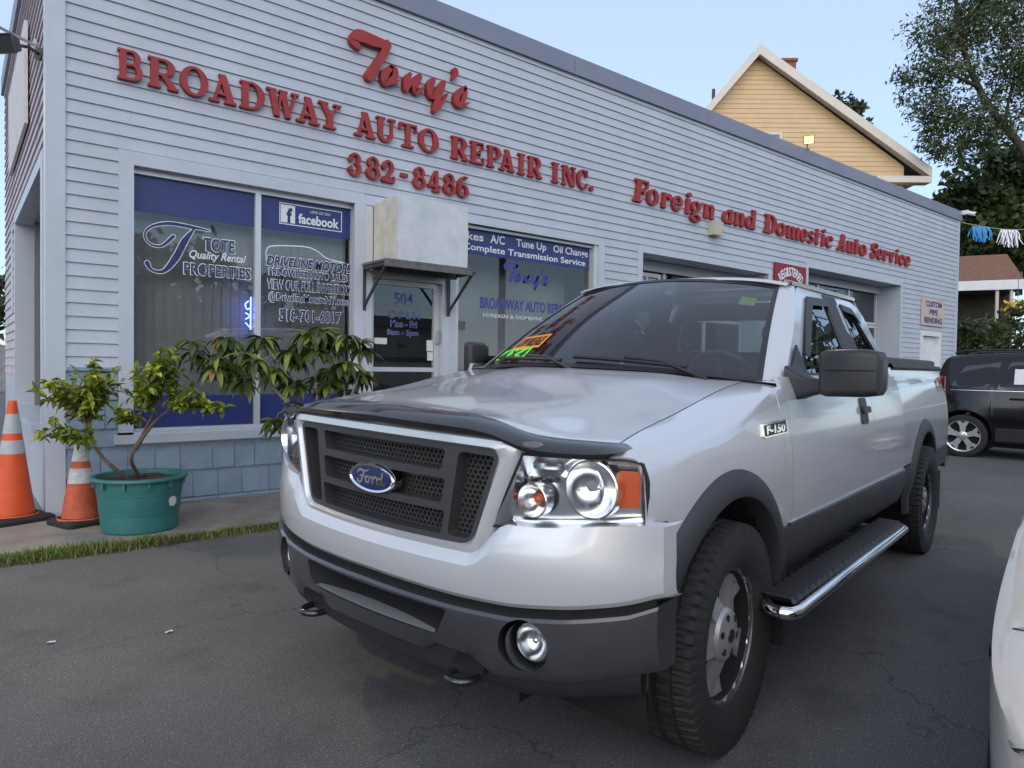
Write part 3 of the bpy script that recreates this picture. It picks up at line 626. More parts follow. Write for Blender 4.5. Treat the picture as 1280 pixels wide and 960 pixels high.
# ---- floodlights
def flood(name, label, base, head, aim, lit, arm_pts, power=0., spot=100):
    t = thing(name, label, 'floodlight', base, group='floodlights on the shop')
    h = Vector(head); d = (Vector(aim)-h).normalized()
    mb = MB(); mb.tube(arm_pts, .014, 8); mb.lathe([(.0, 0), (.05, 0), (.055, .03), (.0, .03)], arm_pts[0], Vector(arm_pts[1])-Vector(arm_pts[0]), 14); mb.build('arm', M['galv'] if lit else M['iron'], t, 35)
    up = Vector((0, 0, 1)); a = d.cross(up).normalized(); b = a.cross(d)
    mb = MB(); pr = [(-.10, .045), (.0, .07), (.02, .078), (.02, .068)]
    rows = []
    for x, r in pr: rows.append([h+d*x+a*(sx*r*1.25)+b*(sz*r) for sx, sz in ((-1, -1), (1, -1), (1, 1), (-1, 1))])
    mb.grid(rows, cv=True); mb.add(rows[0], [(0, 1, 2, 3)]); mb.build('lamp_housing', M['iron'], t)
    mb = MB(); mb.quad(*[h+d*.012+a*(sx*.082)+b*(sz*.066) for sx, sz in ((-1, -1), (1, -1), (1, 1), (-1, 1))])
    mb.build('lamp_glass', MATS['lamp_lit'] if lit else M['dark'], t)
    if lit and power:
        l = bpy.data.lights.new('lamp', 'SPOT'); l.energy = power; l.color = (1, .74, .36); l.spot_size = R(spot); l.spot_blend = .8; l.shadow_soft_size = .10
        lo = bpy.data.objects.new('lamp', l); COL.objects.link(lo); lo.location = h+d*.05-Vector(base); lo.rotation_euler = d.to_track_quat('-Z', 'Y').to_euler(); lo.parent = t
    return t
mat('lamp_lit', (1, .9, .6), .4, emit=(1, .50, .07), estr=1.1)
flood('floodlight', 'lit yellow floodlight standing on the roof edge in front of the yellow gable', (12.71, -.05, 5.58), (12.60, -.13, 5.73), (-1.0, -7.5, 0), True, [(12.71, -.02, 5.59), (12.70, -.04, 5.66), (12.66, -.06, 5.71)], 160, 60)
flood('floodlight', 'lit yellow floodlight on the left end wall of the shop, pointing away from the lot', (.60, .75, 4.25), (.10, .50, 4.28), (-1.2, -4.6, 0.4), True, [(.60, .75, 4.22), (.45, .70, 4.24), (.18, .55, 4.27)], 90, 110)
flood('floodlight', 'dark unlit floodlight hanging below the lit one on the left end wall', (.60, .35, 3.98), (.33, .12, 3.94), (-1.2, -1.4, 3.2), False, [(.60, .35, 4.0), (.50, .28, 4.02), (.38, .18, 3.97)])
cw = thing('security_camera', 'white security camera on the right end of the roof edge', 'camera', (20.5, -.05, 5.5))
mb = MB(); mb.box((20.47, -.20, 5.50), (20.60, .02, 5.60)); mb.tube([(20.53, -.2, 5.53), (20.53, -.36, 5.48)], .05, 10); mb.build('housing', M['pale_white'], cw, 30); mb = MB(); mb.tube([(20.53, -.36, 5.48), (20.53, -.365, 5.478)], .035, 10); mb.build('lens', M['dark'], cw)

pn = thing('wall_panel', 'blank white rectangular panel high on the left end wall', 'panel', (.6, 2.9, 3.75))
mb = MB(); mb.box((.555, 1.59, 3.74), (.585, 4.2, 4.76)); mb.build('board', mat('panel_white', (.62, .60, .58), .6, var=.1, scale=5), pn)
# ================================================================== the pickup truck
def paint(name, col, metal=.55, rough=.28):
    m = mat(name, col, rough, metal, coat=1.0); m.node_tree.nodes['Principled BSDF'].inputs['Coat Roughness'].default_value = .07; return m
paint('silver_paint', (.63, .65, .675), .38, .33)
mat('grey_paint', (.070, .070, .078), .32, metal=.45, coat=.9, var=.06, scale=14)
mat('grey_plastic', (.034, .035, .040), .55, var=.06, scale=30); mat('rocker_grey', (.042, .043, .048), .42, metal=.1, var=.08, scale=20)
mat('dark_plastic', (.020, .021, .024), .42, bump=.05, bscale=300)
mat('smoke_plastic', (.012, .013, .016), .12, coat=.8)
mat('grille_grey', (.060, .060, .064), .42, metal=.2)
mat('chrome', (.86, .87, .88), .06, metal=1.)
mat('satin_chrome', (.72, .73, .75), .16, metal=1.)
mat('rim_grey', (.42, .425, .435), .36, metal=.55, var=.12, scale=15)
mat('rim_bright', (.55, .56, .58), .25, metal=.9)
mat('rubber', (.017, .017, .018), .75, var=.25, scale=25, bump=.1, bscale=90)
mat('well_black', (.006, .006, .006), .9)
mat('emblem_blue', (.012, .025, .11), .25, coat=1)
mat('amber', (.90, .13, .025), .3, coat=1); mat('bowl', (.88, .89, .90), .20, metal=1.)
mat('red_lens', (.35, .01, .015), .15, coat=1)
mat('seat_cloth', (.035, .036, .04), .85, var=.1, scale=20)
mat('dash', (.03, .031, .034), .6)
mat('sticker_orange', (.90, .30, .02), .5); mat('sticker_green', (.16, .85, .05), .5); mat('sticker_lime', (.55, .85, .06), .5)
glass('windshield', (.50, .60, .60), 1.5, extra=.05)
glass('side_glass', (.22, .25, .25), 1.5, extra=.07)
glass('lens', (.92, .95, .97), 1.35)
TK = .025
TT = lambda p: (p[0], p[1], p[2]+TK*(.95-p[1])-.014*max(0, min(1, (p[0]+.4)/1.1)))
truck = thing('pickup_truck', 'silver extended cab pickup truck with dark grey lower trim parked before the shop', 'pickup truck', (1.966, -4.626, 0), R(-168.975), local=True)
MBT = lambda: MB(TT)
def both(name, mats, mk, smooth=40, parent=truck, thick=None):   # a part on each side of the truck
    out = []
    for sgn in (1, -1):
        mb = MBT(); mk(mb)
        if sgn < 0: mb.v = [(x, -y, z) for x, y, z in mb.v]
        out.append(mb.build(name, mats, parent, smooth))
    return out
YS = [(.44, .915), (.52, .948), (.62, .966), (.75, .975), (.90, .978), (1.02, .972), (1.15, .955), (1.25, .932), (1.325, .902)]
def ys(x, z):
    y = sinterp(YS, z)
    if x > .2: y -= .05*((x-.2)/.5)**2
    if x < -2.77: y -= .018+.042*((-2.77-x)/2.1)
    return y
def yg(z): return sinterp([(1.30, .905), (1.325, .896), (1.55, .815), (1.72, .738), (1.80, .690), (1.84, .655)], z)
def xn(y): y = abs(y); return .82-.07*(y/.6)**2-.06*(y/.95)**6
def xb(y): y = abs(y); return .86-.07*(y/.6)**2-.10*(y/.97)**6
AX, AZ, WBX = .03, .41, -3.648
def arch(x, xc, r, other): return AZ+math.sqrt(r*r-(x-xc)**2) if abs(x-xc) < r else other
def cols(x0, x1, n, extra=()): return sorted(set([round(lerp(x0, x1, i/n), 4) for i in range(n+1)])|{round(e, 4) for e in extra if x0 < e < x1})

# ---- hood seam
HS = [(-.62, .745, 1.300), (-.30, .765, 1.262), (.085, .79, 1.200), (.40, .82, 1.160), (.60, .845, 1.128)]
def hsy(x): return sinterp([(a, b) for a, b, c in HS], x)
def hsz(x): return sinterp([(a, c) for a, b, c in HS], x)
# ---- front fenders
def fender(mb):
    rows = []
    def zb(x):
        a = arch(x, AX, .545, .70)
        return max(a, lerp(a, .905, sst(.38, .48, x))) if x > .38 else (a if abs(x-AX) < .545 else .70)
    for x in cols(-.60, .585, 44, (AX-.5449, AX-.5451, AX-.53, AX+.40)):
        z0 = zb(x); zt = lerp(1.085-.03*sst(.2, .6, x), 1.272, sst(.15, -.56, x)) if x < .15 else 1.085-.03*sst(.2, .6, x); a = (ys(x, zt), zt); c = (hsy(x)+.004, hsz(x)-.001); k = (ys(x, zt)-.012, lerp(zt, c[1], .85))
        pts = [(x, ys(x, lerp(z0, zt, t/10)), lerp(z0, zt, t/10)) for t in range(10)]
        for t in range(0, 13):
            t /= 12; q = tuple((1-t)**2*a[i]+2*t*(1-t)*k[i]+t*t*c[i] for i in (0, 1)); pts.append((x, q[0], q[1]))
        pts.append((x, c[0], c[1]-.03)); rows.append(pts)
    mb.grid(rows)
    last = rows[-1]                         # front closing strip down to the headlight's upper edge
    def zf(y):
        for p, q in zip(last, last[1:]):
            if q[1] <= y <= p[1] and p[2] <= q[2]+1e-6: return lerp(q[2], p[2], (y-q[1])/max(1e-6, p[1]-q[1]))
        return last[-2][2]
    st = []
    for k in range(13):
        y = lerp(hsy(.585)+.004, .934, k/12); z = zf(y); s_ = (y-.612)/.32; xe = xn(y)-.012*s_-.002; ze = 1.092-.010*max(0, (s_-.86)/.14)**2+.007
        st.append([(.585, y, z), (lerp(.585, max(.587, xe), .6), y, lerp(z, max(ze, z-.03), .45)), (max(.588, xe), y, min(z, ze+.004)), (max(.586, xe-.01), y, min(z, ze)-.02)])
    mb.grid(st)
    # rear top patch to the windshield corner
    x = -.60
    mb.grid([[(-.60, ys(-.6, lerp(1.09, 1.325, t/8)), lerp(1.09, 1.325, t/8)) for t in range(9)], [(-.604, ys(-.6, lerp(1.09, 1.325, t/8)), lerp(1.09, 1.325, t/8)) for t in range(9)]])
    mb.grid([[(-.598, hsy(-.6)+.004, 1.299), (-.598, .80, 1.301), (-.598, .85, 1.301), (-.598, .893, 1.298)], [(-.64, .752, 1.300), (-.65, .81, 1.303), (-.70, .86, 1.312), (-.742, .893, 1.318)]])
both('front_fender', M['silver_paint'], fender, 42)
# ---- hood with raised centre
def hz(x, y):
    t = abs(y)/hsy(x); base = hsz(x)+.030*(1-t*t)
    dome = (.014+.024*sst(-.1, .8, x))*(1-sst(.50, .86, t))
    return base+dome
def hfx(y): return xn(y)-.065-.02*sst(.5, .8, abs(y))
mb = MBT(); rows = []
for i in range(33):
    y = 2*i/32-1; pts = []
    for j in range(25):
        t = j/24; xr = -.555-.06*abs(y)**3+.10*(1-y*y); xf = hfx(y*.84); x = lerp(xr, xf, t); yy = y*hsy(min(x, .6)); pts.append((x, yy, hz(x, yy)))
    p = pts[-1]; pts += [(p[0]+.025, p[1], p[2]-.018), (p[0]+.03, p[1], p[2]-.05)]
    rows.append(pts)
mb.grid(rows); hood = mb.build('hood', M['silver_paint'], truck, 50)
mb = MBT(); mb.grid([[(-.40-.05*abs(k/8-1)**2, (k/8-1)*.80, 1.262) for k in range(17)], [(-.66, (k/8-1)*.84, 1.31) for k in range(17)]])
mb.build('cowl', M['dark_plastic'], truck, 40)
# ---- smoked bug deflector wrapped round the hood edge
def dzb(y): return interp([(0, 1.150), (.50, 1.142), (.56, 1.132), (.62, 1.102), (.68, 1.092), (.80, 1.092), (.885, 1.106)], abs(y))
def dzt(y): return interp([(0, 1.205), (.40, 1.192), (.50, 1.175), (.58, 1.148), (.66, 1.137), (.88, 1.130)], abs(y))
def sm(f, y): return sum(f(y+k*.02) for k in (-2, -1, 0, 1, 2))/5
mb = MBT(); rows = []
for i in range(61):
    y = -.885+1.77*i/60; xf = xn(y)+.028-.02*sst(.55, .9, abs(y)); zb, zt = sm(dzb, y), sm(dzt, y); e = .12+.88*math.sqrt(max(0, 1-(1-min(1, (.885-abs(y))/.03))**2))
    zc = (zb+zt)/2; zb, zt = lerp(zc, zb, e), lerp(zc, zt, e)
    rows.append([(xf-.03, y, zb-.004), (xf, y, zb), (xf+.004, y, lerp(zb, zt, .35)), (xf-.020, y, lerp(zb, zt, .78)), (xf-.075, y, zt+.006), (xf-.10, y, zt+.004), (xf-.08, y, zt-.012), (xf-.03, y, zb-.004)])
mb.grid(rows); defl = mb.build('bug_deflector', M['smoke_plastic'], truck, 40)
mb = MBT(); mb.prism([[(.66+.03*math.cos(a*pi/9), 1.128+.009*math.sin(a*pi/9)) for a in range(18)]], lambda p, d: (xn(p[0])+.027+d, p[0], p[1]), 0, .004); mb.build('emblem', M['chrome'], defl)

# ---- grille
def GF(off=0., lean=.0): return lambda p, d: (xn(p[0])+.0+off+d-.0*(p[1]-.95), p[0], p[1])
def rr2(corners, rad, n=7):                # rounded polygon
    out = []; N = len(corners)
    for i in range(N):
        p = Vector((*corners[i], 0)); a = (Vector((*corners[i-1], 0))-p).normalized(); b = (Vector((*corners[(i+1) % N], 0))-p).normalized()
        r = rad[i] if isinstance(rad, (list, tuple)) else rad
        s0, s1 = p+a*r, p+b*r
        for k in range(n+1):
            t = k/n; q = s0*(1-t)**2+p*2*t*(1-t)+s1*t*t; out.append((q.x, q.y))
    return out
def sub(loop, m=4):                        # split long edges so outlines follow the curved face
    out = []
    for i, p in enumerate(loop):
        q = loop[(i+1) % len(loop)]; n = max(1, int(math.hypot(q[0]-p[0], q[1]-p[1])/.06))
        for k in range(n): out.append((lerp(p[0], q[0], k/n), lerp(p[1], q[1], k/n)))
    return out
fo = [(.545, 1.093), (-.545, 1.093), (-.445, .787), (.445, .787)]
so_ = [(.628, 1.135), (-.628, 1.135), (-.485, .757), (.485, .757)]
N_ = 10
def loop4(c, rad): 
    l = rr2(c, rad, 8); out = []
    k = 9
    for i in range(4):
        cs = l[i*k:(i+1)*k]; out += cs; a = cs[-1]; b = l[((i+1) % 4)*k]
        out += [(lerp(a[0], b[0], t/N_), lerp(a[1], b[1], t/N_)) for t in range(1, N_)]
    return out
def bow(p): return (p[0], p[1]+.010*(1-(p[0]/.6)**2)*sst(.9, 1.1, p[1])-.006*(1-(p[0]/.5)**2)*(1-sst(.75, .9, p[1])))
Lo, Lm, Li = loop4(so_, [.05, .05, .07, .07]), loop4([tuple(lerp(a, b, .25) for a, b in zip(p, q)) for p, q in zip(so_, fo)], .055), loop4(fo, [.045, .045, .055, .055])
Lq = loop4([tuple(lerp(a, b, .78) for a, b in zip(p, q)) for p, q in zip(so_, fo)], .05)
mb = MBT(); g = lambda L, d: [(xn(bow(p)[0])+d, *bow(p)) for p in L]
mb.grid([g(Lo, -.06), g(Lo, -.006), g(Lm, .016), g(Lq, .020), g(Li, .006), g(Li, -.03)], cv=True); mb.build('grille_surround', M['silver_paint'], truck, 50)
rows3 = [(1.008, 1.074), (.905, .982), (.805, .880)]
holes = []
def hole(c, r=.014): 
    h = [bow(p) for p in sub(rr2(c, r, 5))]; holes.append((c, h)); return h
for z0, z1 in rows3: hole([(.335-.0*(z1), z1), (-.335, z1), (-.318, z0), (.318, z0)])
for sg_ in (1, -1):
    c = [(.522*sg_, 1.074), (.388*sg_, 1.074), (.345*sg_, .806), (.432*sg_, .806)]; hole(c if sg_ > 0 else c[::-1], .02)
mb = MBT(); ofr = [bow(p) for p in Li]
mb.prism([ofr]+[h for c, h in holes], lambda p, d: (xn(p[0])+d, p[0], p[1]), -.055, .004)
grl = mb.build('grille', M['grille_grey'], truck, 35)
mb = MBT()                                  # honeycomb set deep behind the bars
def inside(p, c, m=-.012):
    ok = True; n = len(c); sgn = None
    for i in range(n):
        a, b = c[i], c[(i+1) % n]; cr_ = ((b[0]-a[0])*(p[1]-a[1])-(b[1]-a[1])*(p[0]-a[0]))/math.hypot(b[0]-a[0], b[1]-a[1])
        if sgn is None: sgn = 1 if sum((c[(j+1) % n][0]-c[j][0])*(c[(j+1) % n][1]+c[j][1]) for j in range(n)) < 0 else -1
        if cr_*sgn < m: ok = False
    return ok
hr = .0108; dx = hr*math.sqrt(3)*1.02; dz = hr*1.53
for c, h in holes:
    zz = .78; r = 0
    while zz < 1.10:
        yy = -.56+(dx/2 if r % 2 else 0)
        while yy < .56:
            if inside((yy, zz), c):
                o = [(yy+hr*math.sin(k*pi/3), zz+hr*math.cos(k*pi/3)) for k in range(6)]; i_ = [(yy+hr*.78*math.sin(k*pi/3), zz+hr*.78*math.cos(k*pi/3)) for k in range(6)]
                fn = lambda p, d: (xn(p[0])+d, p[0], p[1])
                mb.add([fn(p, -.044) for p in o]+[fn(p, -.044) for p in i_]+[fn(p, -.058) for p in i_], [(k, (k+1) % 6, 6+(k+1) % 6, 6+k) for k in range(6)]+[(6+k, 6+(k+1) % 6, 12+(k+1) % 6, 12+k) for k in range(6)])
            yy += dx
        zz += dz; r += 1
mb.build('honeycomb', mat('mesh_grey', (.055, .055, .056), .45), grl, clean=False)
mb = MBT(); mb.grid([[(xn(k/10-.55)-.085, k/10-.55, .78) for k in range(12)], [(xn(k/10-.55)-.085, k/10-.55, 1.10) for k in range(12)]]); mb.build('radiator_screen', M['well_black'], grl)
mb = MBT(); EX = lambda p, d: (.825+d, p[0], p[1])   # oval emblem
def ell(a, b, n=40): return [(a*math.cos(2*pi*k/n), .945+b*math.sin(2*pi*k/n)) for k in range(n)]
mb.cm = 0; mb.grid([[(.80, *p) for p in ell(.124, .054)], [(.835, *p) for p in ell(.124, .054)], [(.842, *p) for p in ell(.119, .049)], [(.838, *p) for p in ell(.109, .042)]], cv=True)
mb.cm = 1; mb.add([(.838, *p) for p in ell(.1095, .0425)], [tuple(range(40))])
mb.cm = 0; s_ = lambda pts, w: put_stroke(mb, [(a, .945+b) for a, b in pts], w, lambda p, d: (.8395+d, p[0], p[1]), 0, .0012, 5)
s_([(-.072, .012), (-.060, .024), (-.035, .020), (-.012, .026)], [.006, .009, .008, .004]); s_([(-.034, .020), (-.044, .0), (-.052, -.018), (-.068, -.022), (-.074, -.012)], [.008, .010, .008, .006, .006]); s_([(-.058, .002), (-.030, .004)], [.006, .004])
s_([(-.014, .004), (-.028, -.004), (-.024, -.018), (-.008, -.014), (-.008, .0), (-.016, .004), (.006, .002)], [.007, .008, .008, .007, .006, .005, .004]); s_([(.008, .004), (.012, -.018)], [.006, .009]); s_([(.013, -.004), (.026, .006), (.034, .0)], [.006, .008, .006])
s_([(.056, .002), (.040, .0), (.036, -.016), (.050, -.018), (.060, -.004)], [.006, .008, .008, .006, .006]); s_([(.066, .024), (.058, -.010), (.072, -.018), (.080, -.010)], [.007, .009, .007, .004])
mb.build('emblem', [M['chrome'], M['emblem_blue']], grl, 35)

# ---- headlights
def HLp(s, t, off=0.):
    yi = lerp(.518, .612, t); yo = .944-.012*max(0, t-.75)/.25
    y = lerp(yi, yo, s); zl = lerp(.862, .908, max(0, s)**1.3); zh = lerp(1.088, 1.092, s)-.010*max(0, (s-.86)/.14)**2
    z = lerp(zl, zh, t); return (xn(y)-.012*s+off, y, z)
def headlight(s1):
    mb = MBT(); mb.cm = 0
    n, k = 22, 10
    P = lambda s, t, o: HLp(s, t, o)
    rim = [(i/n, 0) for i in range(n)]+[(1, j/k) for j in range(k)]+[(1-i/n, 1) for i in range(n)]+[(0, 1-j/k) for j in range(k)]
    # black seal, walls and the bright bucket behind the lens
    mb.grid([[P(-.012+1.024*s, -.03+1.06*t, -.012) for s, t in rim], [P(-.012+1.024*s, -.03+1.06*t, .004) for s, t in rim], [P(s, t, .004) for s, t in rim], [P(s, t, -.012) for s, t in rim]], cv=True)
    mb.cm = 1; mb.grid([[P(s, t, -.004) for s, t in rim], [P(.02+.96*s, .03+.94*t, -.075) for s, t in rim]], cv=True)
    mb.grid([[P(.02+.96*i/n, .03+.94*j/k, -.075+(.014 if (j % 2 and i < 8 and j > 5) else 0)) for i in range(n+1)] for j in range(k+1)])
    if s1 < 0: mb.v = [(x, -y, z) for x, y, z in mb.v]
    h = mb.build('headlight', [M['dark'], mat('bucket', (.86, .87, .89), .16, metal=.95)], truck, 30)
    def refl(name, cy, cz, r, depth, mats, x0):
        q = MBT(); c = (x0, cy*s1, cz)
        q.lathe([(r*1.06, -.03), (r*1.06, .012), (r, .014), (r*.93, -.0), (r*.75, -depth*.45), (r*.45, -depth*.8), (.012, -depth)], c, (1, .10*s1, 0), 36)
        q.ball((x0-depth*.8, cy*s1, cz), .009, 10, 6, 1.4); o = q.build(name, mats, h, 28); return o
    refl('main_reflector', .804, 1.0, .084, .050, M['bowl'], xn(.80)-.030)
    refl('side_reflector', .735, .992, .080, .03, M['bowl'], xn(.80)-.068)
    refl('small_reflector', .632, .950, .050, .035, M['bowl'], xn(.63)-.028)
    q = MBT(); q.ball((xn(.63)-.062, .632*s1, .95), .020, 12, 8, 1.4); q.ball((xn(.58)-.06, .575*s1, .938), .016, 10, 6); q.build('amber_bulb', M['amber'], h, 40)
    q = MBT(); rows = []
    for i in range(7):
        rows.append([(HLp(lerp(.80, .945, i/6), lerp(.30+.0*i, .80, j/5), -.018+.002*(i % 2))[0], *(lambda p: (p[1], p[2]))(HLp(lerp(.80, .945, i/6), lerp(.26, .84, j/5)))) for j in range(6)])
    q.grid(rows); q.v = [(x, y*s1, z) for x, y, z in q.v]; q.build('turn_signal', M['amber'], h, 40)
    q = MBT(); q.grid([[P(i/n, j/k, .002+.006*math.sin(pi*i/n)*math.sin(pi*j/k)) for i in range(n+1)] for j in range(k+1)]); q.v = [(x, y*s1, z) for x, y, z in q.v]; q.build('lens', M['lens'], h, 60)
headlight(1); headlight(-1)

# ---- front bumper: silver upper, grey lower with openings
def zbot(y): return interp([(0, .628), (.40, .622), (.60, .626), (.77, .645), (.92, .672), (1.0, .705)], abs(y))
mb = MBT(); rows = []
for i in range(81):
    y = -.995+1.99*i/80; a = abs(y); k = sst(.445, .575, a); zb = sm(zbot, y); X = xb(y) if a < .98 else xb(.98)-.012
    zf = lerp(.728, .80, k); xf = lerp(X, lerp(X, xn(y), .06), k); zt = lerp(.768, .872+.035*sst(.6, .97, a), k); xt = lerp(xn(y)+.012, xn(y)+.012, k)
    zc = lerp(.742, .845, k); xc = lerp(lerp(X, xt, .25), lerp(X, xt, .52), k)
    rows.append([(X-.05, y, zb-.012), (X-.016, y, zb-.002), (X-.004, y, zb+.012), (X+.001, y, zb+.04), (X+.002, y, lerp(zb, zf, .7)), (xf, y, zf), (xc, y, zc), (xt, y, zt), (xt-.05, y, zt+.004)])
for s1 in (0, -1):                           # wrap to the wheel arch
    r = rows[s1]; w = [(x-.055, (y+math.copysign(.012, y)), z) for x, y, z in r]
    rows = [w]+rows if s1 == 0 else rows+[w]
mb.grid(rows); mb.build('front_bumper', M['silver_paint'], truck, 13)
mb = MBT(); mb.grid([[(xb(y)-.03, y, zbot(y)-.03), (xb(y)-.03, y, zbot(y)+.01)] for y in [-.97+1.94*i/40 for i in range(41)]]); mb.build('bumper_gap', M['well_black'], truck)
# lower bumper shell, cut by booleans
def zlow(y): return interp([(0, .412), (.27, .408), (.31, .440), (.46, .432), (.53, .392), (.75, .412), (.98, .470)], abs(y))
def ztop2(y): return zbot(y)-.026
mb = MB(); rows = []
ysamp = [-.985+1.97*i/96 for i in range(97)]
for y in ysamp:
    a = abs(y); X = xb(y)+.004; t, b = ztop2(y), zlow(y); m = lerp(b, t, .5)
    fr_ = [(X-.03, t), (X-.004, t-.002), (X+.004, t-.012), (X+.004, m), (X-.012, b+.035), (X-.024, b+.010), (X-.040, b)]
    bk = [(X-.115, b), (X-.115, t)]
    rows.append([(x, y, z) for x, z in fr_+bk])
mb.grid(rows, cv=True); n = len(rows[0]); mb.add(rows[0], [tuple(range(n))]); mb.add(rows[-1], [tuple(range(n-1, -1, -1))])
val = mb.build('lower_bumper', M['grey_paint'], truck)
def cut(obj, cutters, op='DIFFERENCE'):
    for c in cutters:
        md = obj.modifiers.new('cut', 'BOOLEAN'); md.operation = op; md.object = c; md.solver = 'EXACT'
    bpy.context.view_layer.update()
    dg = bpy.context.evaluated_depsgraph_get(); me = bpy.data.meshes.new_from_object(obj.evaluated_get(dg)); obj.modifiers.clear(); old = obj.data; obj.data = me; bpy.data.meshes.remove(old)
    for c in cutters: d = c.data; bpy.data.objects.remove(c); bpy.data.meshes.remove(d)
cutters = []
mb = MB()
oa = rr2([(.385, .578), (-.385, .578), (-.342, .488), (.342, .488)], .018, 4); ob_ = rr2([(.345, .572), (-.345, .572), (-.30, .535), (.30, .535)], .012, 4)
mb.grid([[(1.0, y*1.02, z+(-.012 if z < .54 else .01)) for y, z in oa], [(xb(0)+.002-.09*(y/.6)**2, y, z) for y, z in oa], [(xb(0)-.14-.07*(y/.6)**2, y, z) for y, z in ob_]], cv=True)
k = len(oa); mb.add([(1.0, y*1.02, z+(-.012 if z < .54 else .01)) for y, z in oa], [tuple(range(k))]); mb.add([(xb(0)-.14-.07*(y/.6)**2, y, z) for y, z in ob_], [tuple(range(k-1, -1, -1))])
cutters.append(mb.build('cutter', M['dark'], truck))
for s1 in (1, -1):
    mb = MB(); mb.lathe([(0, .1), (.083, .1), (.079, -.05), (.070, -.2), (0, -.2)], (xb(.645), .645*s1, .518), (1, .34*s1, 0), 40); cutters.append(mb.build('cutter', M['dark'], truck))
cut(val, cutters)
me = val.data
for v in me.vertices: v.co = Vector(TT(v.co))
me.polygons.foreach_set('use_smooth', [True]*len(me.polygons)); me.set_sharp_from_angle(angle=R(32))
mb = MBT(); mb.grid([[(xb(y)-.004+.0, y, .4885), (xb(y)-.018, y, .493), (xb(y)-.10, y, .507)] for y in [-.345+.69*i/24 for i in range(25)]]); mb.build('sill_sheen', mat('sheen_grey', (.34, .34, .36), .30, metal=.5), truck, 30)  # paler sheet puts the sky's gleam on the dark grey sill as colour
mb = MBT(); mb.box((.60, -.42, .46), (.745, .42, .60)); mb.build('intake_screen', M['well_black'], truck)
for s1 in (1, -1):
    mb = MBT(); c = Vector((xb(.645)-.055, .645*s1, .518)); ax = Vector((1, .34*s1, 0)).normalized()
    mb.cm = 0; mb.lathe([(.076, .05), (.072, -.045), (0, -.05)], c, ax, 36)
    f2 = mb.build('fog_light', M['dark_plastic'], truck, 30)
    mb = MBT(); mb.lathe([(.064, -.02), (.064, .008), (.058, .013), (.054, .006), (.04, -.02), (.0, -.034)], c, (1, .05*s1, 0), 32); mb.ball(c-Vector((.012, 0, 0)), .014, 10, 6); mb.build('reflector', M['bowl'], f2, 50)
    mb = MBT(); mb.lathe([(.0585, .012), (.03, .020), (0, .023)], c, (1, .05*s1, 0), 28); mb.build('lens', M['lens'], f2, 60)
# black air dam below, tow hooks
mb = MBT(); rows = []
for y in [-.93+1.86*i/60 for i in range(61)]:
    X = xb(y)-.05; b = lerp(.340, .385, sst(.6, .95, abs(y)))
    rows.append([(X-.004, y, zlow(y)+.03), (X, y, zlow(y)-.004), (X-.008, y, b+.012), (X-.022, y, b), (X-.05, y, b+.004), (X-.05, y, .46)])
mb.grid(rows); mb.build('air_dam', M['dark_plastic'], truck, 40)
for s1 in (1, -1):
    mb = MBT(); pts = [(.70, .372, .36), (.76, .362, .362), (.815, .37, .362), (.838, .41, .362), (.815, .45, .362), (.76, .46, .362), (.70, .452, .36)]
    mb.tube(cr([(x-.002, y*s1, z-.004) for x, y, z in pts], 6), .0135, 8); mb.build('tow_hook', M['smoke_plastic'], truck, 50)
    mb = MBT(); mb.box((.70, (.41-.085)*s1, .385), (xb(.41)-.046, (.41+.085)*s1, .436)); mb.build('hook_recess', M['well_black'], truck)

# ---- flares over the wheel arches
def flare(xc, rear):
    def mk(mb):
        rows = []; a0, a1 = (31, 184) if not rear else (-4, 184)
        for i in range(57):
            a = R(lerp(a0, a1, i/56)); ca, sa = math.cos(a), math.sin(a)
            st_ = 1.0
            def pt(r, y): 
                x, z = xc+r*ca, AZ+r*sa
                if sa < 0: x = xc+r*math.copysign(1, ca)*.985; 
                return (x, y, z)
            yo = lambda r: ys(xc+r*ca, max(.5, AZ+r*sa))-.006
            rows.append([pt(.600, yo(.600)), pt(.596, yo(.596)+.012), pt(.575, yo(.57)+.026), pt(.525, yo(.53)+.036), pt(.505, yo(.51)+.032), pt(.497, yo(.5)+.012), pt(.505, .80)])
        mb.grid(rows)
    return mk
both('fender_flare', M['grey_plastic'], flare(AX, False), 50)
both('fender_flare', M['grey_plastic'], flare(WBX, True), 50)
def well(xc):
    def mk(mb):
        mb.grid([[(xc+.50*math.cos(R(a)), y, AZ+.50*math.sin(R(a))) for a in range(-20, 201, 10)] for y in (.93, .50)]); mb.grid([[(xc-.6, .52, z), (xc+.6, .52, z)] for z in (.25, 1.0)])
    return mk
both('wheel_well', M['well_black'], well(AX), 40); both('wheel_well', M['well_black'], well(WBX), 40)

# ---- doors, rocker, bed
def skin(x0, x1, z0, z1, nx=14, nz=14, tuck=.02):
    def mk(mb):
        rows = []
        for x in cols(x0, x1, nx):
            p = [(x, ys(x, lerp(z0, z1, t/nz)), lerp(z0, z1, t/nz)) for t in range(nz+1)]; rows.append(p)
        rows = [[(r[0], r[1]-tuck, r[2]) for r in rows[0]]]+rows+[[(r[0], r[1]-tuck, r[2]) for r in rows[-1]]]
        mb.grid(rows)
        mb.grid([[rows[i][-1] for i in range(len(rows))], [(r[-1][0], r[-1][1]-.03, r[-1][2]+.002) for r in rows]])
    return mk
mk1 = skin(-1.990, -.606, .718, 1.325)
def framep(loop, hole_):
    return lambda mb: mb.prism([loop, hole_], lambda p, d: (p[0], yg(p[1])-.012+d, p[1]), -.035, 0.)
DH = rr2([(-.985, 1.338), (-1.535, 1.742), (-1.915, 1.758), (-1.895, 1.338)], .02, 4)
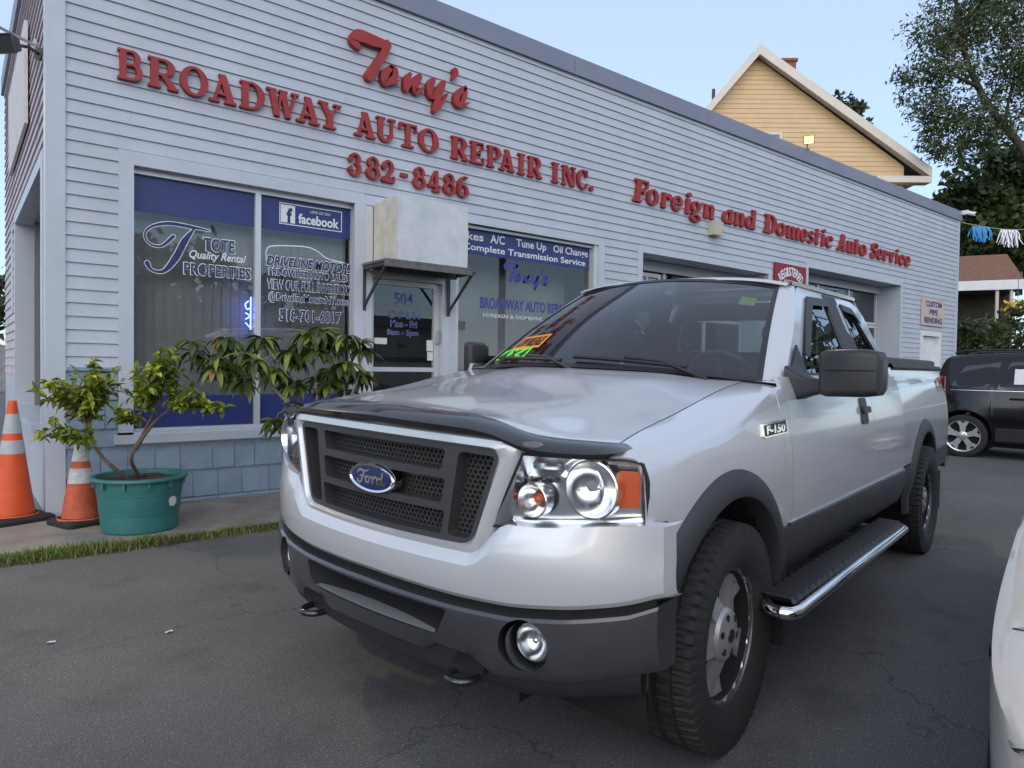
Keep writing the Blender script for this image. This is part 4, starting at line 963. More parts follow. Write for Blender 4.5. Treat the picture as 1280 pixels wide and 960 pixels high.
DO = rr2([(-.755, 1.324), (-1.47, 1.792), (-1.55, 1.812), (-1.990, 1.818), (-1.990, 1.324)], [.004, .03, .03, .004, .004], 4)
RH = rr2([(-2.165, 1.345), (-2.175, 1.755), (-2.40, 1.742), (-2.655, 1.40), (-2.63, 1.345)], .025, 4)
RO = rr2([(-1.996, 1.324), (-1.996, 1.818), (-2.56, 1.808), (-2.66, 1.775), (-2.785, 1.324)], [.004, .004, .05, .06, .004], 5)
for s1, dname in ((1, 0), (-1, 0)):
    mb = MBT(); mk1(mb); framep(DO, DH)(mb)
    if s1 < 0: mb.v = [(x, -y, z) for x, y, z in mb.v]
    d = mb.build('door', M['silver_paint'], truck, 38)
    mb = MBT(); mb.prism([DH], lambda p, q: (p[0], yg(p[1])-.022, p[1]), 0, 0); mb.v = [(x, s1*y, z) for x, y, z in mb.v]; mb.build('side_window', M['side_glass'], d)
    mb = MBT()                              # mirror sail, seal round the glass, rain guard
    mb.prism([[(-.80, 1.332), (-1.02, 1.475), (-1.045, 1.332)]], lambda p, q: (p[0], yg(p[1])-.010+q, p[1]), 0, .01)
    mb.tube([(p[0], yg(p[1])-.013, p[1]) for p in DH+DH[:1]], .007, 6, False)
    gd = [(-1.10, 1.435), (-1.535, 1.755), (-1.90, 1.770), (-1.90, 1.725), (-1.56, 1.708), (-1.16, 1.42)]
    mb.prism([gd], lambda p, q: (p[0], yg(p[1])-.004+q, p[1]), 0, .006)
    mb.v = [(x, s1*y, z) for x, y, z in mb.v]; mb.build('window_trim', M['black_plastic'], d, 40)
    mb = MBT(); fnh = lambda p, q: (p[0], ys(p[0], p[1])+q, p[1])
    mb.prism([rr2([(-1.725, 1.212), (-1.855, 1.212), (-1.855, 1.070), (-1.725, 1.070)], .025, 4)], fnh, -.003, .007)
    mb.prism([rr2([(-1.735, 1.168), (-1.875, 1.165), (-1.875, 1.132), (-1.735, 1.128)], .014, 4)], fnh, .008, .022)
    mb.v = [(x, s1*y, z) for x, y, z in mb.v]; mb.build('door_handle', M['black_plastic'], d, 30)
    mb = MBT(); skin(-2.770, -1.996, .725, 1.325, 8)(mb); framep(RO, RH)(mb); mb.v = [(x, s1*y, z) for x, y, z in mb.v]; d2 = mb.build('rear_door', M['silver_paint'], truck, 38)
    mb = MBT(); mb.prism([RH], lambda p, q: (p[0], yg(p[1])-.022, p[1]), 0, 0); mb.v = [(x, s1*y, z) for x, y, z in mb.v]; mb.build('side_window', M['side_glass'], d2)
    mb = MBT(); mb.prism([[(-1.905, 1.335), (-1.925, 1.80), (-2.17, 1.80), (-2.15, 1.335)]], lambda p, q: (p[0], yg(p[1])-.010+q, p[1]), 0, .006)
    mb.tube([(p[0], yg(p[1])-.013, p[1]) for p in RH+RH[:1]], .006, 6, False)
    mb.prism([[(-2.18, 1.765), (-2.41, 1.752), (-2.48, 1.66), (-2.44, 1.66), (-2.38, 1.71), (-2.18, 1.72)]], lambda p, q: (p[0], yg(p[1])-.004+q, p[1]), 0, .006)
    mb.v = [(x, s1*y, z) for x, y, z in mb.v]; mb.build('window_trim', M['black_plastic'], d2, 40)
def rocker(mb):
    for x0, x1 in ((-2.77, -.50),):
        mb.grid([[(x, ys(x, z)+o, z) for z, o in ((.716, -.02), (.714, .004), (.700, .010), (.62, .010), (.54, .008), (.50, -.002), (.47, -.03), (.46, -.10))] for x in cols(x0, x1, 12)])
both('rocker_panel', M['rocker_grey'], rocker, 40)
def bed_lower(mb):
    xs_ = cols(-3.12, -2.776, 8)
    mb.grid([[(x, ys(x, z)+o, z) for z, o in ((.716, -.02), (.714, .004), (.66, .008), (.58, .006), (.52, -.006), (.49, -.05))] for x in xs_])
both('bed_lower_panel', M['rocker_grey'], bed_lower, 40)
def bed_rear(mb): mb.grid([[(x, ys(x, z)+o, z) for z, o in ((.716, -.02), (.714, .004), (.66, .008), (.56, .0), (.52, -.05))] for x in cols(-4.84, -4.20, 6)])
both('bed_lower_panel', M['rocker_grey'], bed_rear, 40)
def strip(mb): mb.grid([[(x, ys(x, z)+o, z) for z, o in ((.726, .001), (.724, .010), (.714, .012), (.710, .004))] for x in cols(-2.765, -.56, 10)])
both('chrome_strip', M['satin_chrome'], strip, 30)
def bed(mb):
    rows = []
    for x in cols(-4.865, -2.778, 56, (WBX-.5449, WBX+.5449, WBX-.5451, WBX+.5451)):
        z0 = arch(x, WBX, .545, .725); z0 = max(z0, .725) if abs(x-WBX) < .545 else .725
        rows.append([(x, ys(x, min(1.325, lerp(z0, 1.385, t/14)))-max(0, lerp(z0, 1.385, t/14)-1.325)*.12, lerp(z0, 1.385, t/14)) for t in range(15)])
    rows = [[(p[0]-.012, p[1]-.03, p[2]) for p in rows[0]]]+rows+[[(p[0]+.002, p[1]-.03, p[2]) for p in rows[-1]]]
    mb.grid(rows)
for o in both('bed_side', M['silver_paint'], bed, 40): pass
bs = o
mb = MBT(); mb.cm = 0                      # off road badge on the rear of the bed
fb = lambda p: (p[0], ys(p[0], p[1])+.004, p[1])
put_text(mb, 'FX4', -4.74, -4.42, 1.20, 1.29, lambda p: fb((-4.42-(p[0]+4.74)+0, p[1])), .03, .2); mb.build('badge', M['red_lens'], [q for q in truck.children if q.name.startswith('bed_side')][0])
def rail(mb):
    mb.grid([[(x, y0, z) for y0, z in ((ys(x, 1.325)+.004, 1.372), (ys(x, 1.325)+.008, 1.39), (ys(x, 1.325)-.004, 1.412), (ys(x, 1.325)-.06, 1.414), (ys(x, 1.325)-.065, 1.36))] for x in cols(-4.87, -2.80, 10)])
both('bed_rail', M['dark_plastic'], rail, 35)
mb = MBT(); mb.grid([[(x, y, z) for y, z in ((-.80, 1.40), (-.80, 1.452), (-.77, 1.462), (0, 1.468), (.77, 1.462), (.80, 1.452), (.80, 1.40))] for x in (-4.85, -4.8, -3.8, -2.84, -2.82)]); mb.build('tonneau_cover', M['dark_plastic'], truck, 40)
mb = MBT(); mb.box((-4.90, -.80, .75), (-4.86, .80, 1.41)); mb.box((-4.86, -.80, .72), (-2.8, .80, .74)); mb.box((-2.83, -.84, .55), (-2.79, .84, 1.36)); mb.build('tailgate', M['silver_paint'], truck)
def tail(mb):
    mb.grid([[(-4.80, ys(-4.8, 1.2)+.002, z), (-4.872, ys(-4.8, 1.2)+.004, z), (-4.905, ys(-4.8, 1.2)-.03, z), (-4.905, .78, z)] for z in (.93, 1.0, 1.2, 1.33)])
both('tail_light', M['red_lens'], tail, 30)
mb = MBT(); mb.box((-5.03, -.90, .52), (-4.87, .90, .70)); mb.build('rear_bumper', M['satin_chrome'], truck)
def flap(xc, z0): return lambda mb: mb.box((xc-.012, .70, z0), (xc, .965, .56))
both('mud_flap', M['rubber'], flap(-.555, .20), None); both('mud_flap', M['rubber'], flap(WBX-.56, .25), None)
# fender badge
fl = [q for q in truck.children if q.name.startswith('front_fender')]
for f3, s1 in zip(fl, (1, -1)):
    mb = MBT(); fnb = lambda p, q: (p[0], s1*(ys(p[0], p[1])+q), p[1])
    mb.cm = 0; mb.prism([rr2([(-.285, 1.148), (-.545, 1.155), (-.545, 1.098), (-.285, 1.094)], .006, 2)], fnb, -.002, .008)
    mb.cm = 1; mb.prism([rr2([(-.293, 1.142), (-.537, 1.149), (-.537, 1.104), (-.293, 1.100)], .005, 2)], fnb, .008, .0088)
    mb.cm = 0; put_text(mb, 'F-150', -.305, -.515, 1.106, 1.140, lambda p: fnb(p, .0105), .05, .1); mb.build('badge', [M['chrome'], M['black_plastic']], f3)

# ---- roof, pillars, windshield, back of the cab
mb = MBT(); rows = []
for i in range(19):
    t = i/18; row = []
    for j in range(25):
        u = 2*j/24-1; xf = -1.405+.095*(1-u*u); x = lerp(xf, -2.70, t)
        y = .672*u; a = abs(u); zc = lerp(1.856, 1.905, math.sin(pi*min(1, t*1.15)/2))-.03*sst(.75, 1, t); ze = lerp(1.815, 1.838, t)-.02*sst(.85, 1, t)
        row.append((x, y, ze+(zc-ze)*(1-a**4.0)))
    rows.append(row)
f0 = [(p[0]+.02, p[1]*.985, p[2]-.016) for p in rows[0]]
rows = [f0]+rows+[[(p[0]-.05, p[1]*.97, p[2]-.03) for p in rows[-1]]]
mb.grid(rows); mb.build('roof', M['silver_paint'], truck, 50)
def ws(u, v, off=0.):
    b = Vector((-.635+.15*(1-u*u), .825*u, 1.298+.030*(1-u*u))); t = Vector((-1.395+.100*(1-u*u), .622*u, 1.800+.050*(1-u*u)))
    p = b.lerp(t, v); p += Vector((.55, 0, .83))*(.035*math.sin(pi*v)*(1-.4*u*u)+off); return tuple(p)
def pillar(mb):
    rows = []
    for k in range(13):
        v = k/12; w = Vector(ws(1.0, v)); z = w.z; dz = lerp(1.318, 1.812, v); dxx = lerp(-.735, -1.475, v)
        d = Vector((dxx, yg(min(1.82, dz))-.010, dz))
        m1 = w.lerp(d, .30)+Vector((.008, .006, .004)); m2 = w.lerp(d, .7)+Vector((.004, .008, .004))
        rows.append([tuple(w-Vector((.03, .02, .02))), tuple(w), tuple(m1), tuple(m2), tuple(d), (d.x, d.y-.02, d.z)])
    mb.grid(rows)
    # drip rail along the roof edge
    mb.grid([[(x, y, z) for y, z in ((yg(1.80)-.014, 1.808+.012*(-1.44-x)), (yg(1.82)+.004, 1.826+.012*(-1.44-x)), (.664, 1.834+.012*(-1.44-x)), (.640, 1.826+.01*(-1.44-x)))] for x in cols(-2.66, -1.43, 8)])
both('pillar', M['silver_paint'], pillar, 50)
mb = MBT(); mb.grid([[ws(2*i/20-1, j/14) for i in range(21)] for j in range(15)]); wsh = mb.build('windshield', M['windshield'], truck, 60)
mb = MBT()
L = [ws(-1+.0*i, i/14) for i in range(15)]+[ws(-1+2*i/20, 1) for i in range(1, 21)]+[ws(1, 1-i/14) for i in range(1, 15)]+[ws(1-2*i/20, 0) for i in range(1, 20)]
Li_ = [ws(-.968, lerp(.035, .965, i/14)) for i in range(15)]+[ws(-.968+1.936*i/20, .965) for i in range(1, 21)]+[ws(.968, lerp(.965, .035, i/14)) for i in range(1, 15)]+[ws(.968-1.936*i/20, .035) for i in range(1, 20)]
up = lambda Lx, o: [(p[0]+.55*o, p[1], p[2]+.83*o) for p in Lx]
mb.grid([up(L, -.004), up(L, .005), up(Li_, .003)], cv=True); mb.build('windshield_seal', M['black_plastic'], wsh, 40)
def stick(u0, u1, v0, v1, m, txt, o, name='sticker', sk=0.):
    mb = MBT(); mb.cm = 0; n = 8
    mb.grid([[ws(lerp(u0, u1, i/n)+sk*j/2, lerp(v0, v1, j/2), o) for i in range(n+1)] for j in range(3)])
    mb.cm = 1
    if txt: put_text(mb, txt, .06, .94, .14, .86, lambda p: ws(lerp(u0, u1, p[0])+sk*p[1], lerp(v0, v1, p[1]), o+.002), .045, .1)
    mb.build(name, [m, M['black_plastic']] , wsh)
mat('sticker_red', (.55, .03, .02), .5)
stick(-.885, -.56, .185, .325, M['sticker_orange'], 'LOW MILEAGE', .004)
stick(-.945, -.62, .075, .185, M['sticker_green'], '4 X 4', .004)
stick(.755, .865, .70, .80, M['sticker_lime'], '', -.004)
for a, b in (((-.20, .02), (-.86, .055)), ((.62, .02), (-.12, .05))):
    mb = MBT(); n = 10
    pts = [ws(lerp(a[0], b[0], k/n), lerp(a[1], b[1], k/n)+.012, .022) for k in range(n+1)]; mb.tube(pts, .011, 6)
    q = [(ws(a[0]+.12, -.03, .01)), ws(lerp(a[0], b[0], .2), .05, .03), ws(lerp(a[0], b[0], .5), .055, .036)]; mb.tube(q, .010, 6); mb.build('wiper', M['black_plastic'], truck, 40)
RW = rr2([(.60, 1.70), (-.60, 1.70), (-.68, 1.40), (.68, 1.40)], .05, 4)
mb = MBT(); mb.prism([[(.86, .75), (.885, 1.33), (.66, 1.83), (-.66, 1.83), (-.885, 1.33), (-.86, .75)], RW], lambda p, d: (-2.785+.10*max(0, p[1]-1.33)/.5+d, p[0], p[1]), -.02, 0); mb.build('cab_back', M['silver_paint'], truck)
mb = MBT(); mb.prism([RW], lambda p, d: (-2.79+.10*max(0, p[1]-1.33)/.5, p[0], p[1]), 0, 0); mb.build('rear_window', M['windshield'], truck)
# ---- cabin
mb = MBT(); mb.grid([[(-.52, y, 1.285-.02*abs(y)), (-.72, y, 1.315-.03*abs(y)), (-.95, y, 1.305-.03*abs(y)), (-1.02, y, 1.22), (-1.0, y, .9)] for y in [-.80+.1*i for i in range(17)]]); mb.build('dashboard', M['dash'], truck, 40)
mb = MBT(); c = Vector((-1.10, .45, 1.275)); ax = Vector((-.85, 0, .52)).normalized(); e1 = Vector((0, 1, 0)); e2 = ax.cross(e1)
mb.tube([c+(e1*math.cos(a*pi/18)+e2*math.sin(a*pi/18))*.185 for a in range(37)], .015, 8, False)
for a in (10, 170, 270): mb.tube([c-ax*.03, c+(e1*math.cos(R(a))+e2*math.sin(R(a)))*.18], .014, 6)
mb.ball(c-ax*.03, .06, 12, 8); mb.tube([c-ax*.05, c-ax*.30], .04, 8); mb.build('steering_wheel', mat('wheel_grey', (.10, .105, .11), .4), truck, 50)
def seat(x, y):
    mb = MBT(); mb.grid([[(x, y-.25, .75), (x+.5, y-.25, .78), (x+.52, y-.25, .90), (x+.05, y-.25, .92)], [(x, y+.25, .75), (x+.5, y+.25, .78), (x+.52, y+.25, .90), (x+.05, y+.25, .92)]], cv=True)
    rows = [[(x-.02-.30*(t/8), y+w*.24*(1-.15*(t/8)**3), lerp(.80, 1.44, t/8)) for w in (-1, -.8, 0, .8, 1)] for t in range(9)]; r2 = [[(p[0]-.13, p[1], p[2]) for p in r][::-1] for r in rows]
    mb.grid([a+b for a, b in zip(rows, r2)], cv=True); mb.quad(*(rows[-1]+r2[-1]))
    s1 = mb.build('seat', M['seat_cloth'], truck, 60); mb = MBT(); mb.ball((x-.40, y, 1.57), .10, 16, 10, .5, 1.25, .95); mb.tube([(x-.39, y-.05, 1.40), (x-.39, y-.05, 1.52)], .008, 6); mb.tube([(x-.39, y+.05, 1.40), (x-.39, y+.05, 1.52)], .008, 6); mb.build('headrest', M['seat_cloth'], s1, 60)
seat(-1.62, .42); seat(-1.62, -.42)
mb = MBT(); mb.box((-2.74, -.75, .8), (-2.62, .75, 1.38)); mb.build('rear_bench', M['seat_cloth'], truck)
mb = MBT(); mb.tube([ws(-.06, .86, -.05), ws(-.06, .90, -.03)], .01, 6); c = Vector(ws(-.06, .84, -.075)); mb.box(c-Vector((.02, .125, .035)), c+Vector((.015, .125, .035))); mb.build('rear_view_mirror', M['black_plastic'], truck)
mb = MBT(); mb.box((-2.76, -.86, .50), (-.45, .86, .80)); mb.box((-.56, -.80, .62), (-.50, .80, 1.25)); mb.build('cab_floor', M['well_black'], truck)
mb = MBT(); mb.box((-4.8, -.5, .42), (.55, .5, .62)); mb.box((-.45, -.72, .60), (.60, .72, 1.05)); mb.tube([(0, -.8, .40), (0, .8, .40)], .06, 8); mb.tube([(WBX, -.8, .40), (WBX, .8, .40)], .07, 8); mb.build('chassis', M['well_black'], truck)
# ---- mirrors
def mirror(mb):
    def sect(y, x0, x1, z0, z1, r=.03):
        return [(x, y, z) for x, z in rr2([(x0, z0), (x0, z1), (x1, z1), (x1, z0)], r, 4)]
    S_ = [(1.035, -.80, -.72, 1.275, 1.415), (1.045, -.83, -.695, 1.256, 1.437), (1.07, -.85, -.68, 1.250, 1.447), (1.22, -.86, -.685, 1.257, 1.452), (1.262, -.85, -.70, 1.265, 1.444), (1.276, -.83, -.73, 1.285, 1.42)]
    rows = [sect(*q) for q in S_]; mb.grid(rows, cv=True); mb.add(rows[0], [tuple(range(len(rows[0])))]); mb.add(rows[-1], [tuple(range(len(rows[0])))])
    rows = [sect(.885, -.93, -.73, 1.215, 1.375, .02), sect(.93, -.90, -.74, 1.225, 1.345, .02), sect(.98, -.86, -.74, 1.245, 1.325, .02), sect(1.05, -.83, -.73, 1.262, 1.322, .02)]; mb.grid(rows, cv=True)
ms = both('side_mirror', M['dark_plastic'], mirror, 40)
for v in ms[1].data.vertices: v.co.y = -.93+(v.co.y+.93)*.36      # the far mirror is folded in
for m_, s1 in zip(ms[:1], (1,)):
    mb = MBT(); mb.box((-.868, min(1.06*s1, 1.25*s1), 1.275), (-.862, max(1.06*s1, 1.25*s1), 1.43)); mb.build('mirror_glass', M['chrome'], m_)
    mb = MBT(); mb.tube([(-.678, 1.065*s1, 1.362), (-.684, 1.22*s1, 1.366), (-.702, 1.26*s1, 1.366)], .0035, 5); mb.build('seam', M['dark'], m_)
# ---- running boards
def board(mb):
    mb.cm = 0
    def sec(x, k=1.): 
        return [(x, y, z) for y, z in ((.955, .478), (.975, .487), (1.085, .487), (1.10, .484))]
    xs_ = [-2.13, -2.11]+[-2.10+i*.04 for i in range(46)]+[-.29, -.27]
    rows = []
    for i, x in enumerate(xs_): rows.append([(x, y, z+(.016 if i % 2 else -.006)*(1 if .97 < y < 1.09 else 0)) for x, y, z in sec(x)])
    mb.grid(rows); mb.grid([[(x, .955, .478), (x, .955, .43), (x, 1.10, .43)] for x in xs_])
    mb.cm = 1
    path = cr([(-.275, 1.00, .462), (-.240, 1.03, .460), (-.235, 1.075, .459), (-.27, 1.105, .459), (-.40, 1.112, .46), (-1.2, 1.112, .463), (-2.0, 1.112, .463), (-2.12, 1.10, .463), (-2.16, 1.04, .463), (-2.14, .97, .463)], 6)
    mb.tube(path, .024, 22); mb.ball(path[0], .0245, 22, 14); mb.ball(path[-1], .0245, 22, 14)
    mb.cm = 0
    for x in (-.5, -1.2, -1.9): mb.box((x-.04, .80, .44), (x+.04, .96, .475))
both('running_board', [M['dark_plastic'], M['chrome']], board, 20)

# ---- wheels
def make_wheel(x, s1, steer=0.):
    hub = Vector((x, .90*s1, .40)); T = MB
    mb = MB(); A = (0, s1, 0)
    prof = [(.238, .062), (.244, .066), (.244, .052), (.228, .045), (.215, .0), (.21, -.17)]
    mb.cm = 1; mb.lathe(prof[:4], (0, 0, 0), A, 64); mb.cm = 2; mb.lathe(prof[3:], (0, 0, 0), A, 48)  # barrel inside the lip is coloured black as shade behind the spokes
    mb.cm = 2; mb.lathe([(.214, -.10), (.06, -.10)], (0, 0, 0), A, 40)   # black backing disc, stands for the shade between the spokes
    mb.cm = 0
    for k in range(5):
        a0 = R(62-72*k)
        def fn(p, d):
            rr = math.hypot(p[0], p[1]); dish = .048-.035*sst(.05, .20, rr)+.012*sst(.19, .235, rr)
            x_ = p[0]*math.cos(a0)-p[1]*math.sin(a0); z_ = p[0]*math.sin(a0)+p[1]*math.cos(a0)
            return (x_*-s1*-1, s1*(dish+d), z_)
        out_ = sub(rr2([(.06, -.046), (.06, .046), (.155, .036), (.232, .060), (.238, .0), (.232, -.060), (.155, -.036)], .008, 2)); hl = rr2([(.178, -.014), (.178, .014), (.214, .018), (.214, -.018)], .006, 3)
        mb.prism([out_, hl], fn, -.035, 0.)
    mb.cm = 3
    for k in range(6):
        a = R(15+60*k); mb.lathe([(.013, .056), (.013, .0605), (.0, .0612)], (.067*math.cos(a), 0, .067*math.sin(a)), A, 12)
    mb.lathe([(.024, .060), (.024, .068), (.018, .070), (0, .070)], (0, 0, 0), A, 20); mb.cm = 0
    mb.lathe([(.100, -.0), (.098, .040), (.088, .052), (.060, .060), (.040, .062), (.0, .064)], (0, 0, 0), A, 40)
    rim = mb.build('wheel', [M['rim_grey'], M['rim_bright'], M['well_black'], M['smoke_plastic']], truck, 32); rim.location = hub
    # tyre with blocky tread
    pr = [(.236, .060), (.246, .070), (.275, .086), (.315, .094), (.345, .094), (.366, .088)]
    nseg = 300; tw = .088; rows = []; ctr = -.045
    cross = [-1.0, -.86, -.84, -.56, -.53, -.46, -.43, -.12, -.09, .09, .12, .43, .46, .53, .56, .84, .86, 1.0]
    for i in range(nseg):
        a = 2*pi*i/nseg; ca, sa = math.cos(a), math.sin(a); row = []
        sh = (i % 5) == 0
        for r, h in pr: 
            dr = .007 if (sh and r > .36) else 0
            row.append((r, h-dr))
        for c in reversed(cross):
            ph = int(round(c*8)); r = .408-.010*abs(c)**3; gr = 0
            if abs(c) in (.53, .46, .09): gr = .009
            elif abs(c) > .8: gr = .012 if (i % 5) == 0 else 0
            elif .4 < abs(c) < .8: gr = .009 if (i+2) % 5 == 0 else 0
            else: gr = .008 if ((i+int(c*20)) % 9) in (0,) else 0
            row.append((r-gr, c*.128+ctr-.0))
        for r, h in reversed(pr): row.append((r, 2*ctr-h))
        rows.append([(r*ca, s1*h, r*sa) for r, h in row])
    mb = MB(); mb.grid(rows, cu=True); ty = mb.build('tyre', M['rubber'], rim, 38)
    rim.rotation_euler = (0, 0, steer)
    return rim
for x, st_ in ((-.02, R(2)), (WBX, 0)):
    for s1 in (1, -1): make_wheel(x, s1, st_)
# ================================================================== cones, tub, plants, grass
mat('cone_orange', (.72, .10, .025), .5, var=.1, scale=8); mat('cone_old', (.50, .10, .045), .65, var=.25, scale=14)
mat('cone_grey', (.42, .45, .46), .5, var=.08, scale=12); mat('cone_white', (.62, .63, .62), .6, col2=(.40, .40, .39), scale=26)
mat('tub_teal', (.035, .17, .165), .45, var=.12, scale=5); mat('soil', (.045, .028, .020), .95, var=.5, scale=40, bump=.8, bscale=50)
mat('bark', (.12, .085, .06), .9, var=.35, scale=18, bump=.6, bscale=40); mat('pale_bark', (.26, .23, .20), .85, var=.3, scale=16, bump=.4, bscale=40)
def leafmat(name, c1, c2, scale=9, trans=.25, rough=.45):
    m = mat(name, c1, rough, col2=c2, scale=scale); n = m.node_tree; b = n.nodes['Principled BSDF']; out = n.nodes['Material Output']
    t = n.nodes.new('ShaderNodeBsdfTranslucent'); mx = n.nodes.new('ShaderNodeMixShader'); mx.inputs[0].default_value = trans
    src = b.inputs['Base Color'].links[0].from_socket; n.links.new(src, t.inputs[0]); n.links.new(b.outputs[0], mx.inputs[1]); n.links.new(t.outputs[0], mx.inputs[2]); n.links.new(mx.outputs[0], out.inputs[0])
    return m
leafmat('citrus_leaf', (.17, .25, .02), (.40, .45, .05), 22); leafmat('citrus_dark', (.06, .10, .014), (.14, .19, .025), 22)
leafmat('loquat_leaf', (.030, .062, .018), (.080, .115, .03), 9); leafmat('loquat_bright', (.16, .22, .04), (.28, .32, .06), 9); leafmat('loquat_dry', (.20, .15, .06), (.34, .20, .05), 9)
def cone(name, label, loc, h, rb, bands, mats, bw, tilt=0.):
    t = thing(name, label, 'traffic cone', loc, R(20), local=True, group='traffic cones by the shop corner')
    mb = MB(); q = rr2([(bw, bw), (-bw, bw), (-bw, -bw), (bw, -bw)], bw*.25, 4)
    mb.grid([[(p[0], p[1], 0) for p in q], [(p[0], p[1], .03) for p in q], [(p[0]*.9, p[1]*.9, .048) for p in q], [(p[0]*.62, p[1]*.62, .052) for p in q]], cv=True); mb.build('base', M['rubber'], t, 35)
    r = lambda z: lerp(rb, .030, z/h)
    mb = MB(); zs = [0.045]+[b[0] for b in bands]+[h]
    mb.lathe([(rb+.02, .045), (rb+.01, .06)], (0, 0, 0), (0, 0, 1), 40)
    for i, (z0, z1) in enumerate(zip([.06]+[b[0] for b in bands], [b[0] for b in bands]+[h])):
        mb.cm = ([0]+[b[1] for b in bands])[i]; g = .002 if mb.cm else 0
        mb.lathe([(r(z0), z0), (r(z0)+g, z0+.001), (r(z1)+g, z1-.001), (r(z1), z1)], (0, 0, 0), (0, 0, 1), 40)
    mb.cm = 0; mb.lathe([(.030, h), (.024, h+.006), (.0, h+.007)], (0, 0, 0), (0, 0, 1), 40)
    mb.build('cone_body', mats, t, 40); return t
cone('traffic_cone', 'tall bright orange cone with two grey bands left of the building corner', (.37, .03, .03), .985, .165, [(.555, 1), (.665, 0), (.72, 1), (.88, 0)], [M['cone_orange'], M['cone_grey']], .235)
cone('traffic_cone', 'smaller faded cone with scuffed white bands behind the green tub', (.80, -.40, .03), .70, .150, [(.335, 1), (.455, 0), (.51, 1), (.64, 0)], [M['cone_old'], M['cone_white']], .185)
TUB = Vector((1.15, -.85, .03))
tub = thing('planter_tub', 'large teal plastic tub of soil with a torn white sticker on the sidewalk', 'planter', TUB, R(0), local=True)
mb = MB(); mb.lathe([(0, .0), (.262, 0), (.274, .012), (.283, .14), (.287, .145), (.287, .155), (.290, .165), (.299, .285), (.303, .29), (.303, .30), (.306, .31), (.312, .395), (.340, .400), (.346, .412), (.342, .428), (.325, .432), (.312, .428), (.305, .36), (0, .36)], (0, 0, 0), (0, 0, 1), 64)
for a in range(0, 360, 30): mb.box((.306, -.008, .352), (.335, .008, .402), Matrix.Rotation(R(a), 3, 'Z'), (0, 0, 0))
mb.build('tub', M['tub_teal'], tub, 32)
mb = MB(); rnd = random.Random(4); mb.grid([[(r*math.cos(2*pi*k/40), r*math.sin(2*pi*k/40), .385+.02*(1-r/.31)+rnd.uniform(-.008, .012)) for k in range(40)] for r in (.31, .25, .19, .12, .05)], cv=True); mb.ball((0, 0, .38), .06, 8, 5, 1, 1, .5); mb.build('soil', M['soil'], tub, 60)
mb = MB(); rnd = random.Random(8); n_ = 14; lp = [(.10+.052*math.cos(2*pi*k/n_)*rnd.uniform(.75, 1.1), .235+.045*math.sin(2*pi*k/n_)*rnd.uniform(.7, 1.1)) for k in range(n_)]
th0 = R(-52); mb.prism([lp], lambda p, d: ((.298+d+.06*(p[1]-.235))*math.cos(th0+(p[0]-.10)/.3), (.298+d+.06*(p[1]-.235))*math.sin(th0+(p[0]-.10)/.3), p[1]), .004, .005); mb.build('sticker', M['pale_white'], tub)
def leaf(mb, p, d, L, w, droop, roll, rnd, n=4, fold=.25):
    # a pointed leaf starting at p, heading d, bending down along its length
    d = d.normalized(); side = d.cross(Vector((0, 0, 1)))
    if side.length < .05: side = Vector((1, 0, 0))
    side.normalize(); side = Matrix.Rotation(roll, 3, d)@side
    pts = []; q = Vector(p); dd = d.copy()
    for i in range(n+1):
        t = i/n; ww = w*math.sin(pi*min(1, .08+t*.92))**.8*(1-.15*t) if 0 < i < n else w*.04
        nn = side.cross(dd).normalized(); pts.append((q-side*ww/2+nn*ww*fold, q.copy(), q+side*ww/2+nn*ww*fold))
        dd = (dd+Vector((0, 0, -droop/n))).normalized(); q = q+dd*L/n
    mb.grid([list(r) for r in pts])
def twig(mb, a, b, r0, r1, rnd, wob=.03, n=6):
    a, b = Vector(a), Vector(b); P = [a.lerp(b, i/n)+Vector((rnd.uniform(-wob, wob), rnd.uniform(-wob, wob), rnd.uniform(-wob, wob)))*(0 if i in (0, n) else 1) for i in range(n+1)]
    P = cr(P, 3); mb.tube(P, [lerp(r0, r1, i/(len(P)-1)) for i in range(len(P))], 7, False); return P
# ---- leafy shrub in the tub
DP = 5.35
def shrub(name, label, stems, blobs, nl, seed, L, mats, kind, droop=.5):
    rnd = random.Random(seed); base = Vector(stems[0][0]); t = thing(name, label, kind, base)
    mb = MB()
    for st_ in stems:
        P = cr(st_, 6); r0 = st_[0].r if hasattr(st_[0], 'r') else .018
        mb.tube(P, [lerp(.017, .008, i/(len(P)-1)) for i in range(len(P))], 8, False)
    lm = MB()
    for (c, rx, rz, n, src) in blobs:
        c = Vector(c); src = Vector(src)
        for _ in range(max(4, n//11)):
            d = Vector((rnd.gauss(0, 1), rnd.gauss(0, 1), rnd.gauss(.25, .8))).normalized(); e = c+Vector((d.x*rx, d.y*rx, d.z*rz))*rnd.uniform(.55, 1.0)
            P = twig(mb, src.lerp(c, rnd.uniform(.2, .9)), e, .005, .002, rnd, .02)
            for q in P[len(P)//4:]:
                for __ in range(rnd.choice((1, 1, 2))):
                    dd = Vector((rnd.gauss(0, 1), rnd.gauss(0, 1), rnd.gauss(.2, .7))); lm.cm = 0 if rnd.random() < .62 else 1
                    leaf(lm, q, dd, L*rnd.uniform(.6, 1.25), L*.5*rnd.uniform(.8, 1.1), droop*rnd.uniform(.3, 1.4), rnd.uniform(-.8, .8), rnd, 3)
    mb.build('branch', M['bark'], t, 60, clean=False); lm.build('foliage', mats, t, 60, clean=False); return t
tb = lambda x, y, z: TUB+Vector((x, y, z))
a_ = lambda u, v, d=DP: at(u, v, d)
